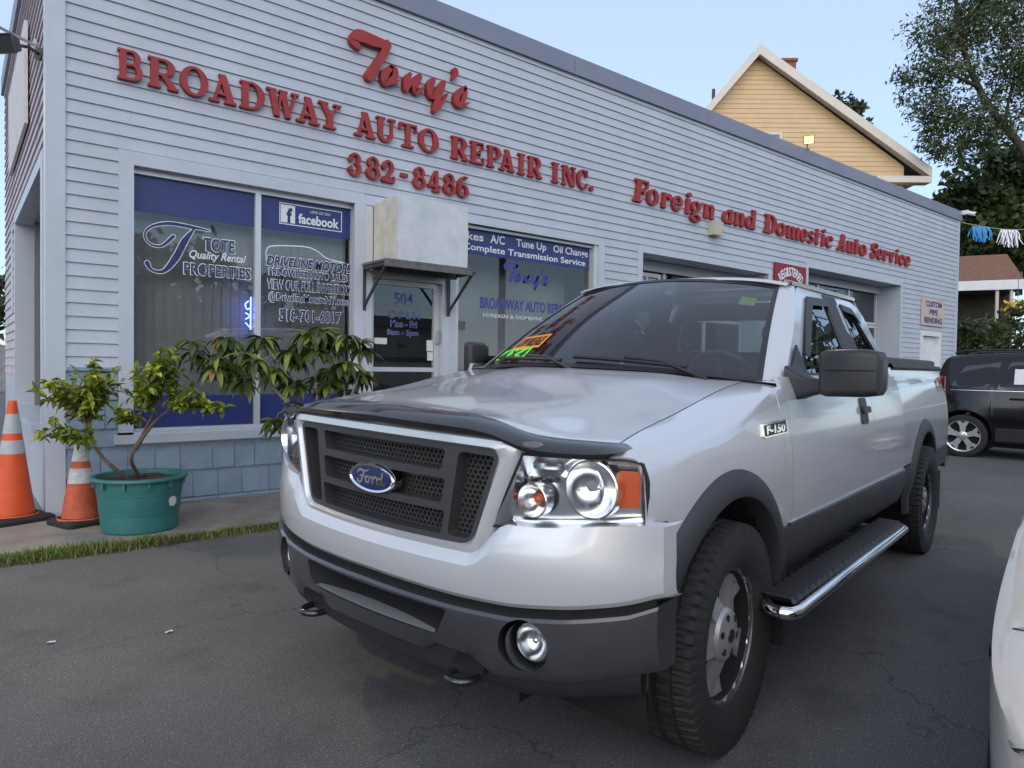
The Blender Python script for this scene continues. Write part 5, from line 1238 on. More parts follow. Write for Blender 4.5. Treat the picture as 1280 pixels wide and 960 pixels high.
shrub('potted_shrub', 'leafy yellow green shrub with two bare crooked stems growing in the teal tub',
      [[tb(-.06, -.03, .37), a_(140, 583), a_(123, 565), a_(112, 540), a_(100, 515)], [tb(.02, .02, .37), a_(164, 575), a_(176, 548), a_(186, 528), a_(200, 500)], [a_(170, 562), a_(180, 545), a_(196, 525), a_(215, 510)]],
      [(a_(95, 490), .26, .24, 150, a_(112, 545)), (a_(62, 545), .14, .12, 60, a_(112, 545)), (a_(125, 470, 5.5), .2, .2, 110, a_(112, 530)), (a_(70, 490), .16, .16, 80, a_(110, 530)), (a_(100, 550, 5.2), .16, .1, 60, a_(112, 550)), (a_(112, 510, 5.5), .16, .18, 110, a_(112, 530)),
       (a_(195, 470), .25, .18, 170, a_(195, 515)), (a_(180, 500), .22, .16, 120, a_(195, 515)), (a_(238, 500), .17, .14, 90, a_(200, 515)), (a_(268, 510), .11, .10, 50, a_(215, 505)), (a_(150, 520), .12, .07, 40, a_(185, 520)), (a_(210, 445), .12, .1, 50, a_(195, 480))],
      0, 21, .080, [M['citrus_leaf'], M['citrus_dark']], 'shrub')
# ---- big leaved tree leaning in front of the window
rnd = random.Random(33); D2 = 5.75
lb = at(452, 610, D2); lb.z = .03
lq = thing('loquat_tree', 'small tree with long drooping dark leaves and a bent grey limb before the window', 'tree', lb)
mb = MB(); lm = MB()
b_ = lambda u, v, d=D2: at(u, v, d)
limbs = [[lb, b_(440, 575), b_(425, 548), b_(395, 522), b_(360, 502), b_(335, 480), b_(312, 472), b_(285, 475), b_(270, 474)], [b_(395, 522), b_(396, 495), b_(393, 462), b_(385, 425)], [b_(425, 548), b_(432, 510), b_(428, 470), b_(430, 452)], [b_(360, 502), b_(366, 478), b_(350, 470), b_(338, 468)], [b_(432, 510), b_(445, 480), b_(452, 450)], [b_(285, 475), b_(268, 462), b_(258, 446)], [b_(312, 472), b_(300, 450), b_(290, 430)], [b_(366, 478), b_(345, 450), b_(328, 425)], [b_(425, 548), b_(400, 545), b_(380, 535)]]
for i, l in enumerate(limbs):
    P = cr(l, 6); mb.tube(P, [lerp(.024 if i == 0 else .013, .007, k/(len(P)-1)) for k in range(len(P))], 9, False)
ros = [(398, 412, 9), (362, 440, 10), (300, 470, 9), (418, 430, 10), (365, 480, 10), (410, 545, 10), (450, 470, 9), (257, 447, 13), (287, 430, 13), (240, 440, 6), (328, 423, 13), (345, 461, 12), (385, 418, 14), (398, 440, 12), (430, 455, 13), (455, 436, 10), (376, 506, 12), (356, 532, 12), (405, 512, 13), (392, 540, 13), (424, 540, 14), (445, 500, 10), (305, 455, 9), (270, 462, 9), (372, 450, 10), (412, 478, 11), (320, 450, 8), (395, 560, 12), (436, 520, 10)]
ros = ros+[(u+rnd.uniform(-16, 16), v+rnd.uniform(-14, 10), n*.8) for u, v, n in ros]
for u, v, n in ros:
    c = at(u, v, D2+rnd.uniform(-.22, .2))
    # the twig that carries the rosette
    lim = min((q for l in limbs for q in cr(l, 6)), key=lambda q: (q-c).length); twig(mb, lim, c, .007, .004, rnd, .01)
    for k in range(int(n*1.9)):
        a = 2*pi*k/(n*1.9)*2.01+rnd.uniform(-.35, .35); d = Vector((math.cos(a), math.sin(a), rnd.uniform(-.25, .55)))
        x = rnd.random(); lm.cm = 0 if x < .64 else 1 if x < .965 else 2
        leaf(lm, c, d, rnd.uniform(.12, .24), rnd.uniform(.042, .068), rnd.uniform(.5, 2.6), rnd.uniform(-.4, .4), rnd, 6, .18)
mb.build('trunk', M['pale_bark'], lq, 60, clean=False); lm.build('foliage', [M['loquat_leaf'], M['loquat_bright'], M['loquat_dry']], lq, 60, clean=False)
# ---- grass along the broken edge of the walk
leafmat('grass_green', (.085, .15, .02), (.21, .29, .045), 14); leafmat('grass_straw', (.20, .17, .07), (.30, .25, .11), 14)
rnd = random.Random(77); mb = MB()
for i in range(16000):
    x = rnd.uniform(-3.2, 7.0); dens = .5+.5*math.sin(x*2.1+1)*math.sin(x*.9); wd = .10+.05*math.sin(x*1.7)
    if rnd.random() > .45+.5*dens: continue
    y = -1.19-abs(rnd.gauss(.09, .075))-.04*(1-dens)
    if y < -1.47: continue
    h = rnd.uniform(.02, .09)*(.6+.6*dens); a = rnd.uniform(0, 2*pi); lean = rnd.uniform(.1, .9)*h
    dx, dy = math.cos(a), math.sin(a); w = rnd.uniform(.003, .006)
    mb.cm = 1 if rnd.random() < .10 else 0
    px, py = -dy*w, dx*w
    mb.add([(x-px, y-py, 0), (x+px, y+py, 0), (x+px*.7+dx*lean*.4, y+py*.7+dy*lean*.4, h*.6), (x-px*.7+dx*lean*.4, y-py*.7+dy*lean*.4, h*.6), (x+dx*lean, y+dy*lean, h)], [(0, 1, 2, 3), (3, 2, 4)])
tag(mb.build('grass', [M['grass_green'], M['grass_straw']], clean=False), kind='stuff')
mb = MB(); rnd = random.Random(9)
mb.grid([[(x, -1.15, .004), (x, -1.27-.05*math.sin(x*1.7)-rnd.uniform(0, .02), .022), (x, -1.37-.05*math.sin(x*1.7)-rnd.uniform(0, .04), .001)] for x in [-6+.1*i for i in range(140)]]); tag(mb.build('soil_verge', M['soil'], None, 60), kind='structure')

# ---- two scraps of litter on the asphalt
for x, y, lab, sd_ in ((.356, -3.06, 'small white paper scrap on the asphalt farthest left', 1), (.831, -3.249, 'small white paper scrap on the asphalt nearer the truck', 2)):
    rnd = random.Random(sd_); mb = MB(); mb.grid([[(x+a*.016+rnd.uniform(-.004, .004), y+b*.011+rnd.uniform(-.004, .004), .004+rnd.uniform(0, .009)) for a in range(-1, 2)] for b in range(-1, 2)])
    tag(mb.build('paper_scrap', M['pale_white'], loc=(x, y, 0)), lab, 'litter', 'paper scraps on the asphalt')
# ================================================================== cars
mat('black_paint', (.006, .006, .007), .12, coat=.2); mat('white_paint', (.62, .60, .56), .35, coat=1)
def car(name, label, cat, loc, rz, paint_, P):
    t = thing(name, label, cat, loc, rz, local=True)
    wb, half, r = P['wb'], P['half'], P['r']
    def zb(x):
        z = P['sill'](x)
        for xc in (0, wb):
            if abs(x-xc) < r+.05: z = max(z, r-.01+math.sqrt((r+.05)**2-(x-xc)**2))
        return z
    x0, x1 = P['ends']
    xs_ = sorted(set([lerp(x0, x1, i/70) for i in range(71)]+[xc+s_*(r+.0499) for xc in (0, wb) for s_ in (1, -1)]+[xc+s_*(r+.0501) for xc in (0, wb) for s_ in (1, -1)]))
    def hw(x, z):                                 # half width at height z
        bz, tz = P['belt'](x), P['top'](x); w = half*P['plan'](x); wt = w*P['tumble'](x)
        if z <= bz: return w*(1-.05*((z-.62)/.5)**2)
        k = min(1, (z-bz)/max(.01, tz-bz)); return lerp(w*(1-.05*((bz-.62)/.5)**2), wt, k**1.25)
    rows = []
    for x in xs_:
        bz, tz = P['belt'](x), P['top'](x); z0 = zb(x)
        side = [(x, hw(x, lerp(z0, bz, k/9))-(.05 if k == 0 else 0), lerp(z0, bz, k/9)) for k in range(10)]
        tzs = tz-.05*min(1, (tz-bz)/.3); side += [(x, hw(x, lerp(bz, tzs, k/7)), lerp(bz, tzs, k/7)) for k in range(1, 8)]
        wt = side[-1][1]; side += [(x, wt*.95, lerp(tzs, tz, .6)), (x, wt*.80, tz), (x, wt*.45, tz+.012), (x, 0, tz+.02)]
        rows.append(side+[(p[0], -p[1], p[2]) for p in side[-2::-1]])
    mb = MB(); mb.grid(rows); mb.add(rows[0], [tuple(range(len(rows[0])))]); mb.add(rows[-1], [tuple(range(len(rows[-1])))])
    mb.build('body', paint_, t, 38)
    mb = MB(); mb.box((x0+.3, -half*.8, .18), (x1-.3, half*.8, .55)); mb.build('underbody', M['well_black'], t)
    for poly in P['windows']:
        for s_ in (1, -1):
            mb = MB(); mb.prism([rr2(poly, .03, 4)], lambda p, d: (p[0], s_*(hw(p[0], p[1])+d), p[1]), -.01, .005); w = mb.build('side_window', M['car_window'], t, 30)
    for x in (0, wb):
        for s_ in (1, -1):
            mb = MB(); A = (0, s_, 0); mb.lathe([(r*.72, .0), (r*.98, -.0), (r, -.03), (r, -.18), (r*.7, -.2)], (0, 0, 0), A, 48); mb.lathe([(r*.72, 0), (r*.9, .014), (r*.98, 0)], (0, 0, 0), A, 48)
            ty = mb.build('wheel', M['rubber'], t, 40); ty.location = (x, s_*(half-.012), r)
            mb = MB(); mb.cm = 0; mb.lathe([(r*.745, -.0), (r*.74, .010), (r*.70, .004), (r*.66, -.05)], (0, 0, 0), A, 48); mb.lathe([(.07, .0), (.05, .006), (0, .008)], (0, 0, 0), A, 24)
            for k in range(5):
                a0 = R(90+72*k); ro = lambda p: (p[0]*math.cos(a0)-p[1]*math.sin(a0), p[0]*math.sin(a0)+p[1]*math.cos(a0))
                mb.prism([[(.03, -.035), (.03, .035), (r*.45, .045), (r*.71, .095), (r*.71, .05), (r*.60, .0), (r*.71, -.05), (r*.71, -.095), (r*.45, -.045)]], lambda p, d: (ro(p)[0], s_*d, ro(p)[1]), -.035, 0.)
            mb.cm = 1; mb.lathe([(r*.70, -.055), (0, -.055)], (0, 0, 0), A, 32); mb.build('rim', [M['alloy'], M['well_black']], ty, 30)
    return t, hw
glass('car_glass', (.16, .18, .18), 1.5, extra=.06); mat('car_window', (.05, .06, .062), .05, coat=.5); mat('alloy', (.66, .67, .68), .22, metal=.85)
fl = lambda tab: (lambda x: sinterp(tab, x))
pl = lambda tab: (lambda x: interp(tab, x))
suv_p = dict(wb=2.64, half=.90, r=.345, ends=(-.55, 3.62), sill=fl([(-.55, .36), (-.42, .28), (3.2, .25), (3.62, .32)]), belt=fl([(-.82, .98), (-.3, 1.08), (1.5, 1.06), (2.2, 1.03), (2.7, .95), (3.3, .86), (3.62, .70)]),
             top=pl([(-.55, 1.06), (-.50, 1.18), (-.34, 1.60), (-.27, 1.655), (.3, 1.70), (1.2, 1.70), (1.55, 1.62), (2.30, 1.10), (2.9, 1.03), (3.35, .93), (3.62, .72)]), plan=fl([(-.55, .86), (-.35, .95), (.1, 1), (2.6, 1), (3.2, .95), (3.62, .70)]), tumble=fl([(-.82, .9), (-.4, .70), (1.5, .71), (2.3, .82), (3.6, .85)]),
             windows=[[(-.20, 1.16), (-.02, 1.48), (.48, 1.55), (.32, 1.11)], [(.44, 1.11), (.60, 1.555), (1.16, 1.56), (1.22, 1.10)], [(1.30, 1.10), (1.24, 1.56), (1.45, 1.52), (2.05, 1.13)]])
suv, shw = car('parked_suv', 'glossy black suv with five spoke alloy wheels parked beyond the pickup', 'suv', (13.737, -2.624, 0), R(-82), M['black_paint'], suv_p)
for s_ in (1, -1):
    mb = MB(); mb.tube([(-.2, s_*.52, 1.70), (-.05, s_*.55, 1.745), (1.1, s_*.55, 1.76), (1.3, s_*.53, 1.70)], .016, 8); mb.build('roof_rail', M['black_plastic'], suv, 50)
    mb = MB(); mb.grid([[(x, s_*(shw(x, z)+o), z) for z, o in ((.50, .004), (.48, .03), (.30, .034), (.26, .0))] for x in [.45+.1*i for i in range(18)]]); mb.build('side_cladding', M['dark_plastic'], suv, 40)
    mb = MB(); mb.box((.62, min(s_*shw(.7, .97), s_*(shw(.7, .97)+.03)), .955), (.84, max(s_*shw(.7, .97), s_*(shw(.7, .97)+.03)), .985)); mb.build('door_handle', M['black_paint'], suv)
    mb = MB(); mb.grid([[(x, s_*(shw(x, z)+.012), z) for z in (1.095, 1.088)] for x in [-.2+.1*i for i in range(23)]]); mb.build('belt_trim', M['satin_chrome'], suv)
    mb = MB(); mb.quad(*[(x, s_*(shw(x, z)+.006), z) for x, z in ((-.54, .85), (-.42, .86), (-.45, 1.05), (-.53, 1.06))]); mb.build('tail_light', M['red_lens'], suv)
mb = MB(); mb.quad(*[(x, -(shw(x, z)+.009), z) for x, z in ((.66, 1.20), (.92, 1.20), (.92, 1.44), (.66, 1.44))]); mb.build('paper_notice', M['pale_white'], suv)
tl = truck.matrix_basis.copy()
TW = Matrix.Translation(truck.location)@Matrix.Rotation(R(-168.975), 4, 'Z')
wloc = TW@Vector((.86-3.55, 2.658, 0))
wc_p = dict(wb=2.66, half=.90, r=.32, ends=(-.9, 3.55), sill=fl([(-.9, .3), (0, .2), (3.0, .2), (3.55, .26)]), belt=fl([(-.9, .85), (0, .93), (1.6, .92), (2.4, .88), (3.0, .74), (3.4, .62), (3.55, .56)]), top=pl([(-.9, .98), (-.3, 1.10), (.3, 1.42), (1.0, 1.46), (1.5, 1.38), (2.2, 1.02), (2.9, .90), (3.3, .80), (3.48, .72), (3.55, .62)]),
            plan=fl([(-.9, .8), (-.4, .95), (.4, 1), (2.6, 1.0), (3.1, .985), (3.35, .92), (3.48, .80), (3.55, .60)]), tumble=fl([(-.9, .85), (.3, .70), (1.5, .70), (2.3, .80), (3.55, .72)]), windows=[[(.1, .98), (.45, 1.33), (1.0, 1.37), (1.0, .97)], [(1.06, .97), (1.06, 1.37), (1.45, 1.3), (2.0, 1.0)]])
wc, whw = car('parked_car', 'creamy white car whose rounded front corner enters at the lower right', 'car', wloc, R(-168.975), M['white_paint'], wc_p)
for s_ in (1, -1):
    mb = MB(); mb.prism([rr2([(2.98, .66), (3.40, .60), (3.44, .70), (3.10, .78)], .03, 4)], lambda p, d: (p[0], s_*(whw(p[0], p[1])+d), p[1]), -.01, .006); mb.build('headlight', M['satin_chrome'], wc, 30)

# ================================================================== houses
mat('yellow_siding', (.60, .43, .24), .6, var=.06, scale=1.2); mat('house_trim', (.60, .56, .50), .55, var=.06, scale=2); mat('roof_shingle', (.055, .048, .045), .85, var=.3, scale=12); mat('brick', (.22, .09, .06), .85, var=.3, scale=14)
pk = at(945, 64, 28.0); az = R(-40); gx = Vector((math.cos(az), math.sin(az), 0)); gn = Vector((-math.sin(az), math.cos(az), 0))
def hp(a, z, d=0.): q = pk+gx*a+gn*d; return (q.x, q.y, z)
yh = thing('yellow_house', 'tall yellow clapboard house with a steep white edged gable behind the shop', 'house', (pk.x, pk.y, 0))
ZP = pk.z-.25; RX, RZ = 6.3, 9.45; LX, LZ = -5.2, ZP-.25-1.16*5.2
mb = MB(); z = 3.0; c_ = .19
def lx(z): return max(-5.0, -(ZP-z)/1.16) if z > LZ else -5.0
def rx(z): return min(6.0, (ZP-z)/((ZP-RZ)/RX))
while z < ZP-.05:
    z1 = min(ZP, z+c_); o = .02
    mb.grid([[hp(lx(z), z, -o), hp(rx(z), z, -o)], [hp(lx(z1), z1, 0), hp(rx(z1), z1, 0)]]); mb.quad(hp(lx(z), z, -o), hp(lx(z), z+.004, 0), hp(rx(z), z+.004, 0), hp(rx(z), z, -o)); z = z1
mb.build('gable_wall', M['yellow_siding'], yh, clean=False)
mb = MB(); mb.quad(hp(6.0, 0, 0), hp(6.0, 0, 11), hp(6.0, RZ+.2, 11), hp(6.0, RZ+.2, 0)); mb.quad(hp(-5, 0, 0), hp(-5, 0, 11), hp(-5, LZ, 11), hp(-5, LZ, 0)); mb.quad(hp(-5, 0, .02), hp(6, 0, .02), hp(6, 3.1, .02), hp(-5, 3.1, .02)); mb.build('side_wall', M['yellow_siding'], yh)
mb = MB(); th = .16
for e, ez in ((LX-.4, LZ-.45), (RX+.55, RZ-.28)):
    mb.add([hp(0, ZP+.30, -.45), hp(e, ez+.30, -.45), hp(e, ez+.30, 11), hp(0, ZP+.30, 11), hp(0, ZP+.10, -.45), hp(e, ez+.10, -.45), hp(e, ez+.10, 11), hp(0, ZP+.10, 11)], [(0, 1, 2, 3), (7, 6, 5, 4), (1, 5, 6, 2), (3, 2, 6, 7)])
mb.build('roof', M['roof_shingle'], yh)
mb = MB()
for e, ez in ((LX-.4, LZ-.45), (RX+.55, RZ-.28)):
    mb = MB(); mb.add([hp(0, ZP+.32, -.50), hp(e, ez+.32, -.50), hp(e, ez-.06, -.50), hp(0, ZP-.08, -.50), hp(0, ZP+.32, -.44), hp(e, ez+.32, -.44), hp(e, ez-.06, -.44), hp(0, ZP-.08, -.44)], [(0, 1, 2, 3), (7, 6, 5, 4), (0, 4, 5, 1), (3, 2, 6, 7), (1, 5, 6, 2)])
    mb.add([hp(0, ZP+.05, -.45), hp(e, ez+.05, -.45), hp(e, ez+.05, .0), hp(0, ZP+.05, .0)], [(0, 1, 2, 3)]); mb.build('rake_trim', M['house_trim'], yh)
e, ez = RX+.55, RZ-.28
mb = MB(); mb.add([hp(e, ez+.30, -.5), hp(e, ez+.30, 11), hp(e, ez-.06, 11), hp(e, ez-.06, -.5)], [(0, 1, 2, 3)])
mb.add([hp(RX-1.6, RZ-.30, -.5), hp(e, RZ-.30, -.5), hp(e, RZ-.55, -.5), hp(RX-1.6, RZ-.55, -.5), hp(RX-1.6, RZ-.30, 0), hp(e, RZ-.30, 0), hp(e, RZ-.55, 0), hp(RX-1.6, RZ-.55, 0)], [(0, 1, 2, 3), (4, 0, 3, 7), (0, 4, 5, 1), (3, 2, 6, 7), (1, 5, 6, 2)])
mb.build('eave_trim', M['house_trim'], yh)
def hwin(a, z, w, h):
    mb = MB(); mb.cm = 0
    for q in ((a-.1, z-.1, a, z+h+.1), (a+w, z-.1, a+w+.1, z+h+.1), (a, z+h, a+w, z+h+.1), (a, z-.1, a+w, z), (a, z+h*.5-.03, a+w, z+h*.5+.03)): mb.add([hp(q[0], q[1], -.05), hp(q[2], q[1], -.05), hp(q[2], q[3], -.05), hp(q[0], q[3], -.05), hp(q[0], q[1], 0), hp(q[2], q[1], 0), hp(q[2], q[3], 0), hp(q[0], q[3], 0)], [(0, 1, 2, 3), (0, 4, 5, 1), (1, 5, 6, 2), (2, 6, 7, 3), (3, 7, 4, 0)])
    mb.cm = 1; mb.add([hp(a, z, -.025), hp(a+w, z, -.025), hp(a+w, z+h, -.025), hp(a, z+h, -.025)], [(0, 1, 2, 3)]); mb.build('window', [M['house_trim'], M['car_glass']], yh)
wz = (at(965, 168, 28).z)
hwin(.15, wz-1.5, .85, 1.5)
mb = MB(); c = Vector(hp(1.75, 0, 1.4)); mb.box((c.x-.28, c.y-.28, ZP-1.4), (c.x+.28, c.y+.28, ZP+.35), Matrix.Rotation(az, 3, 'Z')); mb.box((c.x-.34, c.y-.34, ZP+.35), (c.x+.34, c.y+.34, ZP+.46), Matrix.Rotation(az, 3, 'Z')); mb.build('chimney', M['brick'], yh)
mb = MB(); c = Vector(hp(-1.1, 0, 2.2)); mb.tube([(c.x, c.y, ZP-2), (c.x, c.y, ZP-.4)], .07, 8); c = Vector(hp(6.0, 0, 2.5)); mb.tube([(c.x, c.y, RZ-.5), (c.x, c.y, RZ+1.25)], .22, 8); mb.build('vent_pipe', M['iron'], yh, 40)

# ---- small house at the right with a brown shingle roof and a dark porch
mat('brown_shingle', (.17, .085, .055), .9, col2=(.24, .135, .09), scale=7, bump=.4, bscale=30); mat('porch_dark', (.05, .045, .038), .85, var=.2, scale=5)
rb = thing('small_house', 'low house with brown shingled roof, white fascia and dark porch at the right', 'house', tuple(at(1235, 440, 24))[:2]+(0,))
ex = (at(1290, 350, 23)-at(1190, 357, 24)).normalized(); ex.z = 0; ex.normalize(); back = Vector((-ex.y, ex.x, 0))
e0 = at(1180, 358, 24); zl = at(1230, 354, 24).z; zr = zl+1.25
def rp(a, z, d): q = e0+ex*a+back*d; return (q.x, q.y, z)
wd = (at(1273, 350, 24)-e0).dot(ex); mb = MB(); rr_ = []
for k in range(9):
    t = k/8; rr_.append([rp(lerp(-3, wd-.02, j/8)-(.10*t if j == 8 else 0), lerp(zl, zr, t)+(.0 if k % 1 else .0), lerp(0, 2.6, t)) for j in range(9)])
mb.grid(rr_); mb.grid([[rp(-3, zr, 2.6), rp(wd-.1, zr, 2.6)], [rp(-3, zl-.1, 5.4), rp(wd-.1, zl-.1, 5.4)]]); mb.build('roof', M['brown_shingle'], rb)
mb = MB(); mb.add([rp(-3, zl+.02, -.03), rp(wd+.02, zl+.02, -.03), rp(wd+.02, zl-.30, -.03), rp(-3, zl-.30, -.03), rp(-3, zl+.02, .05), rp(wd+.02, zl+.02, .05), rp(wd+.02, zl-.30, .05), rp(-3, zl-.30, .05)], [(0, 1, 2, 3), (0, 4, 5, 1), (1, 5, 6, 2), (3, 2, 6, 7)]); mb.build('fascia', M['pale_white'], rb)
mb = MB(); mb.quad(rp(-3, 0, 1.8), rp(wd-.2, 0, 1.8), rp(wd-.2, zl+.6, 1.8), rp(-3, zl+.6, 1.8)); mb.quad(rp(-3, zl-.28, 0), rp(wd-.1, zl-.28, 0), rp(wd-.1, zl-.28, 1.8), rp(-3, zl-.28, 1.8)); mb.build('wall', M['porch_dark'], rb)
for a in (wd-.35, wd-.75):
    mb = MB(); q = Vector(rp(a, 0, .1)); mb.tube([(q.x, q.y, 0), (q.x, q.y, zl-.29)], .055, 8); mb.build('post', M['house_trim'], rb, 40)
mb = MB()
for a in (-.3, .6): mb.quad(rp(a, 1.7, 1.77), rp(a+.6, 1.7, 1.77), rp(a+.6, 2.8, 1.77), rp(a, 2.8, 1.77))
mb.build('window', M['car_glass'], rb)

# ================================================================== trees
leafmat('locust_leaf', (.045, .070, .026), (.10, .135, .05), .9, .3); leafmat('maple_leaf', (.040, .070, .024), (.095, .14, .044), .8, .2); leafmat('hedge_leaf', (.030, .055, .018), (.075, .11, .035), 1.2, .2); leafmat('far_leaf', (.03, .045, .02), (.07, .09, .04), .5, .2)
mat('flower_yellow', (.75, .50, .05), .6); mat('tree_bark', (.055, .045, .040), .95, var=.35, scale=5, bump=.5, bscale=12)
def tree(name, label, cat, base, trunk, limbs, blobs, lmat, ls, n, seed, strand=0., group=None, asp=.5, tr=.22):
    rnd = random.Random(seed); t = thing(name, label, cat, base, group=group); mb = MB()
    P = cr(trunk, 5); mb.tube(P, [lerp(tr, tr*.30, i/(len(P)-1)) for i in range(len(P))], 10, False)
    for l in limbs:
        Q = cr(l, 4); mb.tube(Q, [lerp(tr*.38, .015, i/(len(Q)-1)) for i in range(len(Q))], 7, False)
    mb.build('trunk', M['tree_bark'], t, 60, clean=False)
    lm = MB(); vol = [b[1]**2 for b in blobs]; tot = sum(vol)
    for b, w in zip(blobs, vol):
        c, r = Vector(b[0]), b[1]; rz = b[2] if len(b) > 2 else r; m = int(n*w/tot); ncl = max(6, m//26); cl = []
        for _ in range(ncl):
            d = Vector((rnd.gauss(0, 1), rnd.gauss(0, 1), rnd.gauss(0, 1))).normalized(); rad = rnd.random()**.45
            cl.append(c+Vector((d.x*r, d.y*r, d.z*rz))*rad)
        for _ in range(m):
            q = cl[rnd.randrange(ncl)]; s_ = r*.17
            p = q+Vector((rnd.gauss(0, s_), rnd.gauss(0, s_), rnd.gauss(0, s_*.8)))
            d = Vector((rnd.gauss(0, 1), rnd.gauss(0, 1), rnd.gauss(-strand, .8))).normalized(); nn = d.cross(Vector((rnd.gauss(0, 1), rnd.gauss(0, 1), rnd.gauss(0, 1)))).normalized(); L = ls*rnd.uniform(.6, 1.4); w2 = L*asp
            lm.add([p, p+d*L*.5+nn*w2*.5, p+d*L, p+d*L*.5-nn*w2*.5], [(0, 1, 2, 3)])
    lm.build('crown', lmat, t, clean=False); return t
T_ = lambda u, v, d: tuple(at(u, v, d))
def gz(u, d): q = at(u, 470, d); return (q.x, q.y, 0)
# feathery tall tree, upper right
D3 = 27
tree('tall_locust_tree', 'tall feathery light tree with a slanting dark limb against the sky', 'tree', gz(1330, D3), [gz(1330, D3), T_(1320, 330, D3), T_(1300, 230, D3), T_(1272, 178, D3), T_(1238, 135, D3), T_(1212, 85, D3), T_(1200, 40, D3), T_(1195, 0, D3)],
     [[T_(1255, 158, D3), T_(1262, 120, D3), T_(1275, 60, D3)], [T_(1225, 110, D3), T_(1195, 95, D3-1), T_(1165, 90, D3-1)], [T_(1205, 60, D3), T_(1185, 40, D3), T_(1170, 25, D3)], [T_(1240, 135, D3), T_(1210, 140, D3+1), T_(1175, 155, D3+1)], [T_(1290, 210, D3), T_(1325, 130, D3), T_(1340, 50, D3)]],
     [(T_(1165, 50, D3), 1.25, .95), (T_(1205, 25, D3), 1.5, 1.1), (T_(1150, 100, D3), 1.0, .9), (T_(1185, 90, D3), 1.2, .8), (T_(1165, 140, D3), 1.2, .8), (T_(1205, 150, D3), 1.4, .8), (T_(1170, 175, D3), .8, .5), (T_(1250, 30, D3), 1.6, 1.2), (T_(1260, 100, D3), 1.5, 1.2), (T_(1290, 60, D3), 1.8, 1.5), (T_(1240, 165, D3), 1.3, .6), (T_(1310, 140, D3), 1.6, 1.2), (T_(1220, -20, D3), 1.6, 1), (T_(1290, -25, D3), 1.8, 1.2), (T_(1190, 190, D3), .8, .35)], M['locust_leaf'], .20, 22500, 51, .5, asp=.32)
D4 = 32
tree('dark_maple_tree', 'dense dark green tree behind the brown roofed house', 'tree', gz(1255, D4), [gz(1255, D4), T_(1255, 380, D4), T_(1250, 300, D4), T_(1250, 240, D4)], [[T_(1252, 320, D4), T_(1215, 280, D4), T_(1190, 250, D4)], [T_(1252, 330, D4), T_(1280, 280, D4), T_(1300, 240, D4)]],
     [(T_(1215, 240, D4), 1.5, 1.3), (T_(1190, 255, D4), 1.0, .9), (T_(1250, 215, D4), 1.7, 1.3), (T_(1285, 225, D4), 1.7, 1.6), (T_(1225, 285, D4), 1.7, 1.3), (T_(1265, 280, D4), 1.9, 1.5), (T_(1300, 300, D4), 1.9, 1.6), (T_(1205, 315, D4+1), 1.4, 1.0), (T_(1250, 320, D4), 1.6, 1.2)], M['maple_leaf'], .32, 9500, 52, 0, asp=.7, tr=.3)
D5 = 42
tree('round_tree', 'small green treetop showing above the right slope of the yellow house', 'tree', gz(1060, D5), [gz(1060, D5), T_(1060, 300, D5), T_(1058, 170, D5)], [[T_(1060, 220, D5), T_(1045, 150, D5)], [T_(1060, 200, D5), T_(1070, 150, D5)]], [(T_(1055, 135, D5), .9, .7), (T_(1040, 125, D5), .5, .35), (T_(1068, 150, D5), .7, .8), (T_(1050, 165, D5), 1.0, 1.2), (T_(1072, 135, D5), .5, .4), (T_(1060, 190, D5), 1.4, 1.2)], M['far_leaf'], .34, 1500, 53, 0, asp=.6)
D6 = 21.5
for i, (u, v, r, d) in enumerate(((1225, 418, .62, 21.2), (1262, 415, .75, 21.6), (1200, 412, .5, 21.0), (1284, 405, .8, 22))):
    q = at(u, v, d); tree('porch_shrub', ['bushy green shrub before the middle of the dark porch', 'wide green shrub before the right part of the dark porch', 'low green shrub beside the shop corner and the dark porch', 'green shrub at the right edge of the picture by the porch'][i], 'shrub', (q.x, q.y, 0), [(q.x, q.y, 0), (q.x, q.y, q.z*.6), tuple(q)], [], [(tuple(q), r, r*.7), ((q.x+.3, q.y-.2, q.z-.5), r*1.1, r*.8), ((q.x, q.y, q.z-1.0), r*1.1, r*.8)], M['hedge_leaf'], .16, 1100, 60+i, 0, 'shrubs before the porch', .5, .05)
q = at(1272, 384, 21.3); fb_ = thing('flower_basket', 'hanging basket of yellow flowers on the porch at the right', 'flowers', tuple(q))
mb = MB(); rnd = random.Random(5); lm = MB()
for _ in range(260):
    d = Vector((rnd.gauss(0, 1), rnd.gauss(0, 1), rnd.gauss(0, 1))).normalized()*.34*rnd.random()**.4; p = q+Vector((d.x*1.3, d.y*1.3, d.z*.8)); lm.cm = 0 if rnd.random() < .55 else 1
    a, b = Vector((rnd.gauss(0, 1), rnd.gauss(0, 1), rnd.gauss(0, 1))).normalized()*.06, Vector((rnd.gauss(0, 1), rnd.gauss(0, 1), rnd.gauss(0, 1))).normalized()*.06; lm.add([p-a, p-b, p+a, p+b], [(0, 1, 2, 3)])
lm.build('flowers', [M['flower_yellow'], M['hedge_leaf']], fb_, clean=False)
mb.lathe([(0, -.30), (.22, -.22), (.28, -.05), (.26, -.05), (0, -.1)], tuple(q), (0, 0, 1), 16); mb.tube([tuple(q), (q.x, q.y, q.z+.9)], .008, 5); mb.build('basket', M['iron'], fb_, 40)

